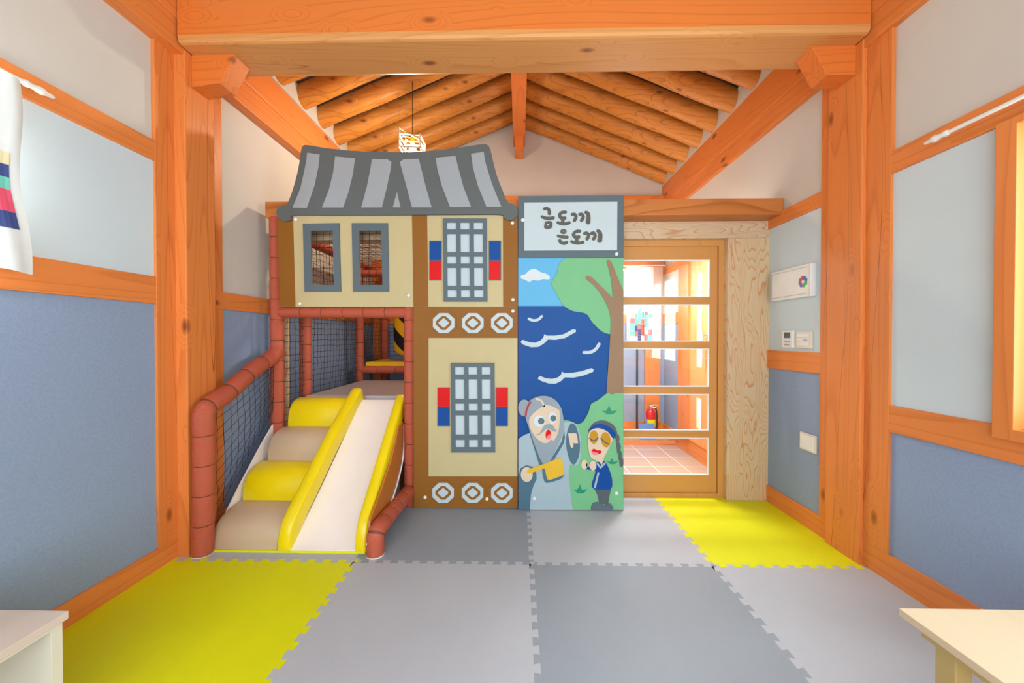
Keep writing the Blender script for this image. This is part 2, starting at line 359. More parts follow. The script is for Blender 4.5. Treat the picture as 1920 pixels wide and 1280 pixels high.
def stroke(pts, wd, wd2=None):
    p = smooth_path(pts, 5) if len(pts) > 2 else [pts[0], pts[1]]
    n = len(p); L = []; R = []; wd2 = wd2 or wd
    for i in range(n):
        a = p[max(i-1, 0)]; b = p[min(i+1, n-1)]; d = Vector((b[0]-a[0], b[1]-a[1])).normalized(); nn = Vector((-d.y, d.x))
        h = (wd+(wd2-wd)*i/(n-1))/2; L.append((p[i][0]+nn.x*h, p[i][1]+nn.y*h)); R.append((p[i][0]-nn.x*h, p[i][1]-nn.y*h))
    def cap(c, frm, h, sgn):
        a0 = math.atan2(frm[1]-c[1], frm[0]-c[0]); return [(c[0]+math.cos(a0+sgn*math.pi*k/6)*h, c[1]+math.sin(a0+sgn*math.pi*k/6)*h) for k in range(1, 6)]
    return L+cap(p[-1], L[-1], wd2/2, -1)+R[::-1]+cap(p[0], R[0], wd/2, -1)
def ell(cx, cy, rx, ry, n=24, rot=0):
    return [(cx+rx*math.cos(t)*math.cos(rot)-ry*math.sin(t)*math.sin(rot), cy+rx*math.cos(t)*math.sin(rot)+ry*math.sin(t)*math.cos(rot)) for t in (2*math.pi*k/n for k in range(n))]
def rect(x0, y0, x1, y1): return [(x0, y0), (x1, y0), (x1, y1), (x0, y1)]
def plate(name, loops, yb, th, mat, parent, bevel=0, **k):
    """a board cut to an outline: front face at yb-th, back face at yb"""
    yf = yb-th
    return obj(name, B().prism([[onY(p, yf) for p in l] for l in loops], yf, yb, 'y'), mat, parent, bevel, **k)

# ================================================================== SETTING
XL, XR = -1.985, 1.93        # plaster faces
TL, TR = -1.965, 1.91        # timber faces
YB, YE = -1.6, 5.0
def quad_wall(b, X0, X1, y0, y1, z0, z1, hole=None):
    loops = [[(y0, z0), (y1, z0), (y1, z1), (y0, z1)]]
    if hole: loops.append([(hole[0], hole[2]), (hole[1], hole[2]), (hole[1], hole[3]), (hole[0], hole[3])])
    b.prism(loops, X0, X1, 'x'); return b
struct('floor', B().prism([[(-2.1, YB-.1), (2.05, YB-.1), (2.05, YE+.1), (-2.1, YE+.1)], [(.84, 3.06), (1.94, 3.06), (1.94, 4.62), (.84, 4.62)]], -.1, -.0125, 'z'), 'floorwood')
struct('floor', B().box(.80, 1.95, 3.0, 4.66, -.14, -.056), 'tile', label='sunken tiled floor of the entrance')
obj('trim_40', B().box(.84, TR, 4.60, 4.62, -.056, -.012), 'wood_x', kind='structure')
wl = struct('wall_left', quad_wall(B(), XL-.12, XL, YB, YE, -.1, 3.5, (.2, 1.3, 1.6, 2.2)), 'plaster')
# right wall: window opening and entrance door opening
b = B(); b.prism([[(YB, -.14), (YE, -.14), (YE, 3.5), (YB, 3.5)], [(.1, .91), (1.455, .91), (1.455, 2.10), (.1, 2.10)], [(3.3, .12), (4.2, .12), (4.2, 2.12), (3.3, 2.12)]], XR, XR+.12, 'x')
wr = struct('wall_right', b, 'plaster')
b = B(); b.prism([[(-2.1, -.14), (2.05, -.14), (2.05, 3.4), (0, 4.32), (-2.1, 3.4)], [(1.2, 1.6), (1.85, 1.6), (1.85, 2.17), (1.2, 2.17)]], YE, YE+.12, 'y')
wb = struct('wall_back', b, 'plaster', label='gable wall under the log rafters')
b = B(); b.prism([[(-2.1, -.1), (2.05, -.1), (2.05, 3.4), (0, 4.32), (-2.1, 3.4)], [(-1.8, .3), (1.8, .3), (1.8, 2.7), (-1.8, 2.7)]], YB-.12, YB, 'y')
struct('wall_front', b, 'plaster')
# dado and light panels between the timbers (paper faces, children of their walls)
def wpanel(nm, side, y0, y1, z0, z1, mat, par, holes=()):
    X = XL if side < 0 else XR; X1 = X+(.008 if side < 0 else -.008)
    b = B(); b.prism([[(y0, z0), (y1, z0), (y1, z1), (y0, z1)]]+[[(h[0], h[2]), (h[1], h[2]), (h[1], h[3]), (h[0], h[3])] for h in holes], X, X1, 'x'); struct(nm, b, mat, par)
wpanel('dado_panel', -1, YB, 1.987, .0, 1.45, 'panel_blue', wl, )
wpanel('light_panel', -1, YB, 1.987, 1.59, 2.22, 'panel_white', wl, [(.2, 1.3, 1.6, 2.2)])
wpanel('dado_panel', -1, 2.41, YE, .0, 1.45, 'panel_blue', wl)
wpanel('dado_panel', 1, YB, 1.965, .0, .78, 'panel_blue', wr)
wpanel('light_panel', 1, YB, 1.965, .90, 2.105, 'panel_white', wr, [(.1, 1.455, .91, 2.10)])
wpanel('dado_panel', 1, 2.40, 2.95, .0, 1.03, 'panel_blue', wr)
wpanel('light_panel', 1, 2.40, 2.95, 1.16, 2.09, 'panel_white', wr)
wpanel('dado_panel', 1, 4.46, YE, .0, 1.45, 'panel_blue', wr)
struct('dado_panel', B().box(-1.98, 1.93, YE-.008, YE, 0, 1.45), 'panel_blue', wb)
# baseboards
def bb(nm, side, y0, y1, z0, z1): 
    X = TL if side < 0 else TR; struct(nm, B().box(X, XL if side < 0 else XR, y0, y1, z0, z1), 'wood_y', bevel=.002)
bb('baseboard_left', -1, YB, 2.1, -.0125, .11); bb('baseboard_left', -1, 2.305, YE, -.0125, .11)
bb('baseboard_right', 1, YB, 2.1, -.0125, .137); bb('baseboard_right', 1, 2.33, 3.0, -.0125, .125)
bb('baseboard_right', 1, 3.06, YE, -.056, .12)
struct('baseboard_back', B().box(TL, TR, YE-.02, YE, -.0125, .14), 'wood_x')
# rails and uprights fixed to the walls
tn = [0]
def trim(b, mat, label=None, bevel=.002):
    tn[0] += 1; return struct('trim_%d' % tn[0], b, mat, bevel=bevel, label=label)
trim(B().box(TL, XL, YB, 2.1, 1.445, 1.59), 'wood_y', 'orange timber rail over the blue panel, left wall in front of the column')
trim(B().box(TL, XL, YB, 2.1, 2.215, 2.322), 'wood_y', 'upper orange timber rail behind the left curtain rod')
trim(B().box(TL+.002, XL, 1.987, 2.1, .11, 2.88), 'wood_z', 'upright timber on the near side of the left column')
trim(B().box(TL, XL, 2.305, YE, 1.447, 1.564), 'wood_y', 'timber rail on the left wall beyond the column')
trim(B().box(TL-.004, XL, 2.305, 2.447, .11, 2.88), 'wood_z', 'upright timber on the far side of the left column')
trim(B().box(TR, XR, YB, 2.1, .775, .912), 'wood_y', 'lower orange timber rail under the right window')
trim(B().box(TR, XR, YB, 2.1, 2.102, 2.216), 'wood_y', 'upper orange timber rail behind the right curtain rod')
trim(B().box(TR-.002, XR, 1.963, 2.1, .137, 2.86), 'wood_z', 'upright timber on the near side of the right column')
trim(B().box(TR, XR, 2.33, 3.0, 1.03, 1.165), 'wood_y', 'middle timber rail under the small wall controls')
trim(B().box(TR, XR, 2.33, YE, 2.09, 2.187), 'wood_y', 'upper timber rail on the right wall beyond the column')
trim(B().box(TR-.002, XR, 2.33, 2.405, .12, 2.86), 'wood_z', 'upright timber on the far side of the right column')
trim(B().box(TL, TR, YE-.02, YE, 1.44, 1.57), 'wood_x', 'middle timber rail of the back wall')
trim(B().box(TL, TR, YE-.03, YE, 2.17, 2.30), 'wood_x', 'upper timber rail of the back wall')
trim(B().box(TL, TR, YE-.06, YE, 2.88, 3.13), 'wood_x', 'timber beam across the foot of the gable')
trim(B().box(TR-.03, XR, 4.2, 4.46, .12, 2.09), 'wood_z', 'upright timber beside the entrance door')
trim(B().box(TR, XR, 4.46, YE, 1.44, 1.57), 'wood_y')
trim(B().box(1.66, 1.86, YE-.05, YE, .14, 2.17), 'wood_z', 'upright corner timber at the back of the entrance')
trim(B().box(-1.95, -1.82, YE-.05, YE, .14, 2.17), 'wood_z', 'upright corner timber behind the play frame')
# vestibule divider behind the panels
struct('wall_middle', B().box(.74, .82, 3.06, YE, -.1, 2.02), 'plaster')
# roof deck
SL = .41; U0 = 3.27; UX = 1.865
def under(x): return U0+(UX-abs(x))*SL      # underside of the logs
for sgn, nm in ((-1, 'left'), (1, 'right')):
    b = B(); z0, z1 = under(2.15)+.205, under(0)+.205
    b.prism([[(0, z1), (sgn*2.15, z0), (sgn*2.15, z0+.06), (0, z1+.06)]], YB-.12, YE+.12, 'y')
    struct('ceiling', b, 'deck', label='%s roof slope above the log rafters' % nm)
    X = sgn*1.885
    o = struct('wall_'+nm, B().box(X-.0, X+sgn*.12, YB, YE, 3.25, 3.42), 'plaster', label='white plaster between the log ends, %s side' % nm)
# wall plates
for sgn, nm, X, z0, z1, z2 in ((-1, 'left', -1.90, 2.868, 3.032, 3.268), (1, 'right', 1.885, 2.848, 2.99, 3.255)):
    t = thing('wall_plate_beam', 'long double timber beam along the top of the %s wall' % nm, 'beam', (X, 3, z0))
    b = B().box(X-sgn*(-.006), X+sgn*.1, YB, YE, z0, z1); obj('lower_timber', b, 'wood_y', t, .004)
    b = B().box(X, X+sgn*.14, YB, YE, z1, z2); obj('upper_timber', b, 'wood_y', t, .01)
# columns
obj('timber_column', B().box(-1.985, -1.90, 2.10, 2.305, -.0125, 2.9), 'wood_z', bevel=.006, label='square orange timber column on the left wall beside the slide', cat='column')
obj('timber_column', B().box(1.93, 1.885, 2.10, 2.33, -.0125, 2.9), 'wood_z', bevel=.006, label='square orange timber column on the right wall nearest the yellow floor mat', cat='column')
# cross beam
b = B(); sec = []
prof = [(2.05, 3.24), (2.05, 2.938), (2.052, 2.915), (2.06, 2.903), (2.072, 2.898), (2.32, 2.898), (2.34, 2.906), (2.347, 2.93), (2.347, 3.24)]
for i in range(len(prof)):
    p, q = prof[i], prof[(i+1) % len(prof)]; b.m = 1 if 1 <= i <= 6 else 0
    b.add([(-1.895, *p), (-1.895, *q), (1.88, *q), (1.88, *p)], [(0, 1, 2, 3)])
b.m = 0; b.add([(-1.895, *p) for p in prof], [tuple(range(len(prof)))]); b.add([(1.88, *p) for p in prof], [tuple(reversed(range(len(prof))))])
obj('cross_beam', b, ['beam', 'beam_pale'], smooth=True, label='huge orange timber beam across the top of the picture between the two columns', cat='beam')
# brackets under the beam
for sgn, nm in ((-1, 'left'), (1, 'right')):
    if sgn < 0: pts = [(-1.90, 2.899), (-1.645, 2.899), (-1.735, 2.735), (-1.90, 2.715)]
    else: pts = [(1.885, 2.899), (1.64, 2.899), (1.73, 2.735), (1.885, 2.735)]
    t = thing('beam_bracket', 'stubby angled timber bracket under the %s end of the big beam' % nm, 'bracket', (pts[0][0], 2.2, 2.72))
    obj('block', B().prism([pts], 2.145, 2.265, 'y'), 'beam', t, .003)
# ridge beam
t = thing('ridge_beam', 'dark orange timber beam under the peak of the roof', 'beam', (0, 4.9, 3.8))
obj('timber', B().box(-.078, .074, YB, YE, 3.80, 4.12), 'wood_y', t, .006)
obj('bearing_block', B().box(-.055, .052, 4.72, YE, 3.635, 3.80), 'wood_y', t, .004, label='narrow block carrying the beam on the gable wall')
# log rafters
ordn = ['nearest the gable wall', 'second from the gable wall', 'third from the gable wall', 'fourth from the gable wall', 'fifth from the gable wall', 'sixth from the gable wall', 'seventh from the gable wall', 'eighth from the gable wall']
for sgn, nm, y0 in ((-1, 'left', 4.79), (1, 'right', 4.92)):
    for k in range(8):
        Y = y0-.31*k; r0 = .099+random.uniform(-.008, .008); pts = []; rf = []
        ph = random.uniform(0, 6)
        for i in range(15):
            x = sgn*(1.98-(1.98-.06)*i/14); r = r0*(1-.10*i/14)+.003*math.sin(i*1.1+ph)
            pts.append((x, Y+.006*math.sin(i*.6+ph), under(x)+r0/math.cos(math.atan(SL))+.005*math.sin(i*.5+ph))); rf.append(r)
        m = M['log']
        obj('log_rafter', B().tube(pts, r0, 18, True, rf), m, smooth=True, cat='log rafter', group='log rafters of the %s roof slope' % nm,
            label='round log rafter %s on the %s roof slope' % (ordn[k], nm))
# ------------------------------------------------------------------ partition: header beams, post, sliding door
obj('header_beam', B().box(-1.90, 1.925, 2.765, 2.95, 2.158, 2.277), 'top_beam', bevel=.004, label='brown timber beam lying across the partition above the sign and door', cat='beam')
obj('lintel', B().box(-1.90, 1.925, 2.912, 3.04, 2.027, 2.158), 'weathered_x', bevel=.003, label='pale weathered lintel with wavy grain over the glass door', cat='lintel')
obj('door_post', B().box(1.607, 1.925, 2.912, 3.04, .0005, 2.027), 'weathered', bevel=.004, label='broad pale weathered post with wavy grain right of the glass door', cat='post')
obj('door_post', B().box(-1.96, -1.812, 2.895, 2.91, -.0125, 2.027), 'weathered', bevel=.003, label='pale post edge between the red padded posts left of the slide', cat='post')
yD = 2.965
door = thing('door_1', 'sliding glass door in golden wood with five stacked panes', None, (1.2, yD+.03, 0), kind='structure')
x0, _ = onY((1140, 700), yD); xr, _ = onY((1362, 700), yD); xr = 1.607
x0 = .70
zt = 2.027; jx = onY((1347, 700), yD)[0]; zj = onY((1250, 461), yD)[1]
b = B(); b.box(x0, xr, yD, yD+.07, zj, zt); b.box(jx, xr, yD, yD+.07, .03, zj); b.box(x0, xr, yD, yD+.07, -.0125, .03)
struct('door_frame', b, ['door_z'], door)
yS = yD+.015
gx = onY((1330, 700), yS)[0]
rows = [(487, 557), (570, 640), (653, 725), (738, 807), (820, 890)]
zz = [(onY((1250, a), yS)[1], onY((1250, c), yS)[1]) for a, c in rows]
b = B(); b.box(gx, jx-.004, yS, yS+.03, .03, zj); b.box(x0, x0+.08, yS, yS+.03, .03, zj); struct('door_stile', b, 'door_z', door, .002)
b = B(); b.box(x0+.08, gx, yS, yS+.03, zz[0][0], zj); b.box(x0+.08, gx, yS, yS+.03, .03, zz[-1][1])
for i in range(4): b.box(x0+.08, gx, yS, yS+.03, zz[i+1][0], zz[i][1])
struct('door_rail', b, 'door_x', door, .002)
for zt_, zb_ in zz:
    struct('glass_pane', B().box(x0+.08, gx, yS+.012, yS+.017, zb_, zt_), 'glass', door)
    b = B(); e = .007
    b.box(x0+.08, gx, yS+.002, yS+.012, zt_-e, zt_); b.box(x0+.08, gx, yS+.002, yS+.012, zb_, zb_+e); b.box(gx-e, gx, yS+.002, yS+.012, zb_+e, zt_-e)
    struct('glazing_bead', b, 'white_plastic', door)
# entrance door in the right wall of the vestibule
ed = thing('door_2', 'orange pine entrance door with narrow glass strip, seen through the glass door', None, (XR, 3.75, .12), kind='structure')
b = B(); Xd = 1.90
for y0_, y1_ in ((3.30, 3.74), (3.76, 4.2)):
    s = y0_+.17, y0_+.27
    b.prism([[(y0_, .12), (y1_, .12), (y1_, 2.12), (y0_, 2.12)], [(s[0], .95), (s[1], .95), (s[1], 1.95), (s[0], 1.95)], [(s[0], .3), (s[1], .3), (s[1], .62), (s[0], .62)]], Xd, Xd+.04, 'x')
struct('door_leaf', b, 'entry', ed)
b = B()
for y0_ in (3.30, 3.76): b.box(Xd+.018, Xd+.024, y0_+.17, y0_+.27, .95, 1.95); b.box(Xd+.018, Xd+.024, y0_+.17, y0_+.27, .3, .62)
struct('glass_strip', b, 'glass', ed)
b = B(); b.tube([(Xd-.05, 3.80, 1.02), (Xd-.05, 3.80, 1.32)], .012); b.tube([(Xd-.05, 3.80, 1.05), (Xd, 3.80, 1.05)], .008); b.tube([(Xd-.05, 3.80, 1.29), (Xd, 3.80, 1.29)], .008)
struct('door_handle', b, 'metal', ed)
# windows
def window(nm, X, out, y0, y1, z0, z1, lab, mull):
    t = thing(nm, lab, None, (X, (y0+y1)/2, z0), kind='structure')
    b = B(); f = .055
    b.prism([[(y0-.06, z0-.045), (y1+.065, z0-.045), (y1+.065, z1+.0), (y0-.06, z1+.0)], [(y0, z0), (y1, z0), (y1, z1-.03), (y0, z1-.03)]], X-out*.03, X+out*.02, 'x')
    struct('window_frame', b, 'wood_z', t, .003)
    b = B(); b.prism([[(y0, z0), (y1, z0), (y1, z1), (y0, z1)], [(y0+f, z0+f), (mull-f/2, z0+f), (mull-f/2, z1-f), (y0+f, z1-f)], [(mull+f/2, z0+f), (y1-f, z0+f), (y1-f, z1-f), (mull+f/2, z1-f)]], X+out*.05, X+out*.085, 'x')
    struct('window_sash', b, 'pine_pale', t, .002)
    struct('glass_pane', B().box(X+out*.066, X+out*.070, y0+f, y1-f, z0+f, z1-f), 'glass', t)
window('window_1', TR, 1, .1, 1.455, .91, 2.10, 'timber framed window at the right edge', .8)
window('window_2', TL, -1, .2, 1.3, 1.6, 2.2, 'window behind the left curtain', .75)
# ------------------------------------------------------------------ floor mats
def seam(p0, p1, n, side):
    """dovetail seam between two mats, teeth of both mats interlock"""
    p0, p1 = Vector(p0), Vector(p1); d = (p1-p0)/n; nn = Vector((-d.y, d.x)).normalized()*.026*side; out = [tuple(p0)]
    for i in range(n):
        a = p0+d*i
        out += [tuple(a+d*.28-nn*(.0)), tuple(a+d*.20+nn*1.0), tuple(a+d*.80+nn*1.0), tuple(a+d*.72)] if True else []
    out.append(tuple(p1)); return out
xs = [TL, -.910, .082, 1.086, TR]; yr = [1.075, 2.088, 2.964]
def gx_(v): return v
hs = {}
for i in range(4): hs[i] = seam((xs[i], yr[1]), (xs[i+1], yr[1]), 12 if i < 3 else 10, -1)
vs_ = {}
for r in range(2):
    for i in range(1, 4): vs_[(r, i)] = seam((xs[i], yr[r]), (xs[i], yr[r+1]), 12 if r == 0 else 10, 1)
mats = [[('mat_yellow', 'bright yellow foam floor mat at lower left in front of the slide'), ('mat_light', 'light grey foam floor mat between the near yellow mat and the mid grey mat'),
         ('mat_mid', 'mid grey foam floor mat in the middle foreground'), ('mat_light', 'pale grey foam floor mat beside the right wall and wooden table')],
        [('mat_light', 'light grey foam floor mat under the foot of the slide'), ('mat_mid', 'mid grey foam floor mat in front of the playhouse facade'),
         ('mat_light', 'light grey foam floor mat in front of the mural board'), ('mat_yellow', 'bright yellow foam floor mat in front of the glass door')]]
for r in range(2):
    for i in range(4):
        bot = [(xs[i], yr[0]), (xs[i+1], yr[0])] if r == 0 else hs[i]
        top = hs[i] if r == 0 else [(xs[i], yr[2]), (xs[i+1], yr[2])]
        right = vs_.get((r, i+1), [(xs[i+1], yr[r]), (xs[i+1], yr[r+1])]); left = vs_.get((r, i), [(xs[i], yr[r]), (xs[i], yr[r+1])])
        loop = bot[:-1]+right[:-1]+top[::-1][:-1]+left[::-1][:-1]
        obj('floor_mat', B().prism([loop], -.0125, 0, 'z'), mats[r][i][0], cat='floor mat', group='interlocking foam floor mats', label=mats[r][i][1])
# ================================================================== PLAY STRUCTURE
Yp = 2.745                                   # back plane of the cut boards' front layers
cf = thing('climbing_frame', 'brick red padded tube climbing frame with black nets behind the playhouse boards', 'climbing frame', (-1.3, 3.4, 0))
def foam(name, pts, r, seglen=.155, parent=cf, label=None, n=6, mat='foam_red'):
    P = [Vector(p) for p in pts]; 
    if len(P) > 2: P = [Vector(p) for p in smooth_path([tuple(p) for p in P], n)]
    # resample
    L = [0]
    for a, c in zip(P, P[1:]): L.append(L[-1]+(c-a).length)
    T = L[-1]; N = max(2, round(T/seglen)); sub = 8; out = []; rf = []
    ds = []
    for i in range(N):
        for f_, q in ((0, .90), (.035, .975), (.1, 1.0), (.3, 1.01), (.5, 1.02), (.7, 1.01), (.9, 1.0), (.965, .975)): ds.append(((i+f_)/N*T, q))
    ds.append((T, .9))
    for d, q in ds:
        j = 0
        while j < len(L)-2 and L[j+1] < d: j += 1
        t = (d-L[j])/max(1e-6, L[j+1]-L[j]); out.append(P[j].lerp(P[j+1], min(1, t))); rf.append(r*q)
    bb_ = B().tube(out, r, 20, True, rf)
    for k in range(len(out)-1):
        if k % 8 == 0 and k:
            for j in range(20): bb_.mi[k*20+j] = 1
    o = obj(name, bb_, [mat, 'seam'], parent, smooth=True, label=label)
    return o
R = .0465
pA = (-1.832, 2.13); pB = (-1.832, 2.79); pC = (-.825, 2.79); pD = (-.835, 2.145)
def post(x, y, z0, z1, r=R, **k): return foam('post', [(x, y, z0), (x, y, z1)], r, **k)
post(pB[0]+.0, pB[1], 0, 2.165)
post(pC[0]+.005, pC[1], 0, 2.16, r=.044)
post(-1.82, 3.15, 0, 2.1); post(-1.80, 4.17, 0, 2.1); post(-1.78, 4.90, 0, 2.1); post(.02, 4.17, 0, 2.1); post(.02, 2.86, 0, 2.1)
# near corner post bending into the sloping handrail
foam('handrail', [(pA[0]-.015, pA[1], 0), (pA[0]-.005, pA[1], .3), (pA[0], pA[1], .62), (pA[0], pA[1], .80), (pA[0], pA[1]+.012, .845), (pA[0]+.002, pA[1]+.06, .872), (pA[0]+.005, pA[1]+.18, .918), (-1.83, 2.55, 1.05), (-1.83, 2.70, 1.105), (-1.83, 2.78, 1.15)], .054, .165, n=8)
foam('handrail', [(pD[0], pD[1]-.005, 0), (pD[0], pD[1]-.005, .09), (pD[0]+.002, pD[1]+.01, .128), (pD[0]+.005, pD[1]+.07, .135), (-.83, 2.5, .12), (-.82, 2.74, .12)], .050, .13, n=8)
obj('foot_ring', B().tube([(pA[0]-.015, pA[1], 0), (pA[0]-.015, pA[1], .008)], .052, 20), 'cream_plastic', cf)
obj('foot_ring', B().tube([(pD[0], pD[1]-.005, 0), (pD[0], pD[1]-.005, .008)], .05, 20), 'cream_plastic', cf)
foam('cross_tube', [(pB[0]+.03, 2.79, 1.452), (pC[0]-.02, 2.79, 1.452)], .043, .17)
def ct(a, c, r=.042): return foam('cross_tube', [a, c], r, .2)
ct((-1.79, 4.17, .90), (.02, 4.17, .90)); ct((-1.79, 4.17, 1.98), (.02, 4.17, 1.98)); ct((-1.79, 2.84, 2.08), (-1.79, 4.9, 2.08)); ct((-1.78, 4.9, 2.0), (.02, 4.9, 2.0)); ct((-1.78, 4.9, 1.80), (.02, 4.9, 1.80))
ct((-1.0, 4.16, 1.95), (-.6, 3.0, 1.88)); ct((-1.1, 4.17, 1.0), (-1.1, 4.17, 1.95))
ct((-1.79, 4.9, .9), (-1.0, 4.9, .9))
def net(name, p00, p10, p11, p01, nu, nv, r=.0017, sag=.004):
    b = B(); P = [Vector(p) for p in (p00, p10, p11, p01)]
    nrm = (P[1]-P[0]).cross(P[3]-P[0]).normalized()
    off = {}
    def pt(i, j):
        if (i, j) not in off: off[(i, j)] = Vector((random.uniform(-1, 1), random.uniform(-1, 1), random.uniform(-1, 1)))*sag
        u, v = i/nu, j/nv; return P[0]*(1-u)*(1-v)+P[1]*u*(1-v)+P[2]*u*v+P[3]*(1-u)*v+off[(i, j)]+nrm*math.sin(math.pi*u)*math.sin(math.pi*v)*.02
    for i in range(nu+1): b.tube([pt(i, j) for j in range(nv+1)], r, 4, False)
    for j in range(nv+1): b.tube([pt(i, j) for i in range(nu+1)], r, 4, False)
    return obj(name, b, 'net', cf)
net('safety_net', (-1.845, 2.18, .14), (-1.83, 2.74, .72), (-1.83, 2.74, 1.08), (-1.845, 2.18, .87), 11, 11)
net('safety_net', (-1.81, 2.84, .05), (-1.81, 3.12, .05), (-1.81, 3.12, 2.1), (-1.81, 2.84, 2.1), 5, 40)
net('safety_net', (-1.80, 3.18, .78), (-1.80, 4.15, .78), (-1.80, 4.15, 2.06), (-1.80, 3.18, 2.06), 18, 25)
net('safety_net', (-1.80, 4.20, .98), (-1.80, 4.88, .98), (-1.80, 4.88, 2.06), (-1.80, 4.20, 2.06), 13, 21)
net('safety_net', (-1.76, 4.90, .98), (0, 4.90, .98), (0, 4.90, 2.0), (-1.76, 4.90, 2.0), 34, 20)
net('safety_net', (-1.76, 2.85, 1.48), (-.02, 2.85, 1.48), (-.02, 2.85, 2.16), (-1.76, 2.85, 2.16), 34, 13, sag=.001)
net('safety_net', (-1.76, 2.9, 2.10), (-.02, 2.9, 2.10), (-.02, 4.88, 2.04), (-1.76, 4.88, 2.04), 34, 38)
obj('platform', B().box(-1.745, -.03, 3.02, 4.12, .725, .787), 'grey_vinyl', cf, .008, label='grey padded deck at the top of the slide')
obj('platform', B().box(-1.745, -.03, 4.20, 4.86, .915, .985), 'yellow_pad', cf, .012, label='yellow padded deck one step higher at the back')
# bag
b = B(); cx, cy = onY((767, 600), 4.45)[0], 4.45
prof = [(.02, 1.045), (.09, 1.05), (.14, 1.075), (.172, 1.12), (.18, 1.18), (.18, 1.9), (.15, 1.95), (.02, 1.97)]
b.lathe([(r, z) for r, z in prof], (cx, cy, 0), 'z', 28)
t = thing('punch_bag', 'black and yellow striped padded bag hanging inside the climbing frame', 'punch bag', (cx, cy, 1.045))
obj('bag', b, 'stripes', t, smooth=True); obj('strap', B().tube([(cx, cy, 1.95), (cx, cy, 2.04)], .01), 'black', t)
# ------------------------------------------------------------------ slide with steps
sl = thing('soft_slide', 'padded slide with cream chute, yellow edges and four rounded steps', 'slide', (-1.35, 2.5, 0))
cy_ = [(2.955, .765), (2.90, .725), (2.80, .625), (2.62, .435), (2.45, .26), (2.33, .145), (2.25, .08), (2.19, .035), (2.155, .014)]
cy_ = smooth_path(cy_, 4)
def sx(t0, t1, y): t = (y-2.16)/(2.95-2.16); return t0+(t1-t0)*t
secs = [[(sx(-1.365, -1.25, y), y, z), (sx(-.94, -.92, y), y, z), (sx(-.94, -.92, y), y, z-.02 if z > .03 else 0), (sx(-1.365, -1.25, y), y, z-.02 if z > .03 else 0)] for y, z in cy_]
obj('chute', B().loft(secs), 'cream_vinyl', sl, smooth=True, label='cream sliding surface')
def ridge(xb, xt, hw, y1, z1):
    path = smooth_path([(2.205, .005), (2.208, .06), (2.225, .118), (2.27, .175), (2.40, .30), (2.65, .545), (y1-.04, z1-.045), (y1, z1-.015)], 5)
    secs = []; n = len(path)
    for i, (y, z) in enumerate(path):
        a = path[max(i-1, 0)]; c = path[min(i+1, n-1)]; d = Vector((c[0]-a[0], c[1]-a[1])).normalized(); nn = Vector((-d.y, d.x)); x = sx(xb, xt, y); q = []
        hh = .062
        if i == 0: d0 = .9
        else: d0 = 1
        for k in range(20):
            th = 2*math.pi*k/20; cx_ = math.copysign(abs(math.cos(th))**.42, math.cos(th)); sz = math.copysign(abs(math.sin(th))**.42, math.sin(th))
            yy = y+nn.x*sz*hh*d0; zz_ = max(.012, z+nn.y*sz*hh*d0); q.append((x+cx_*hw*d0, yy, max(zz_, .012)))
        secs.append(q)
    return obj('side_cushion', B().loft(secs), 'yellow_vinyl', sl, smooth=True)
ridge(-1.388, -1.29, .042, 2.955, .815); ridge(-.928, -.915, .036, 2.90, .78)
stepY = [2.16, 2.40, 2.595, 2.78, 2.93]
for k in range(4):
    y0, y1 = stepY[k], stepY[k+1]; z0 = .2*k*.985+(.012 if k == 0 else 0); z1 = .2*(k+1)*.985
    pr_ = [(y1+.05, z1-.004)]
    for i in range(11):
        th = H90*(1-i/10); pr_.append((y1-(y1-y0)*abs(math.cos(th))**.8, z0+(z1-z0)*abs(math.sin(th))**.85))
    pr_.append((y1+.05, z0))
    secs = []
    for f_, ins in ((0, .02), (.012, .006), (.04, 0), (.5, -.004), (.94, 0), (.985, .006), (1, .02)):
        q = []
        for i, (y, z) in enumerate(pr_):
            xl, xr_ = (-1.83, -1.82, -1.785, -1.755)[k], sx(-1.425, -1.328, max(y, y0)); q.append((xl+(xr_-xl)*f_, y+ins if y < y1 else y, z if z < z1-.02 else z-ins*.7))
        secs.append(q)
    obj('step', B().loft(secs), 'taupe' if k % 2 == 0 else 'yellow_vinyl', sl, smooth=True, label='taupe rounded step' if k % 2 == 0 else 'yellow rounded step')
obj('side_panel', B().prism([[(2.18, .012), (2.90, .012), (2.90, .66), (2.84, .69), (2.80, .66), (2.62, .50), (2.42, .30), (2.23, .09)]], -1.845, -1.835, 'x'), 'cream_vinyl', sl, label='cream vinyl cheek behind the steps')
obj('base_cushion', B().prism([[(2.24, .012), (3.0, .012), (3.0, .74), (2.92, .70), (2.30, .06)]], -1.36, -.97, 'x'), 'cream_vinyl', sl)
obj('base_edge', B().box(-1.82, -.90, 2.15, 2.20, 0, .011), 'mat_yellow', sl, label='thin yellow edge under the slide')
pz = [(690, 1012), (712, 985), (730, 945), (745, 900), (755, 850), (757, 790), (748, 800), (735, 860), (715, 920), (695, 975)]
Xs = -.872
lp = [onX(p, Xs) for p in pz]
obj('side_panel', B().prism([lp], Xs, Xs-.012, 'x'), 'orange_board', sl, label='orange brown curved side flap')
pth = [onX(p, Xs+.003) for p in [(688, 1020), (712, 988), (731, 947), (746, 902), (756.5, 850), (758, 795)]]
obj('piping', B().tube([(Xs+.003, y, z) for y, z in smooth_path(pth, 4)], .006, 8), 'cream_vinyl', sl)
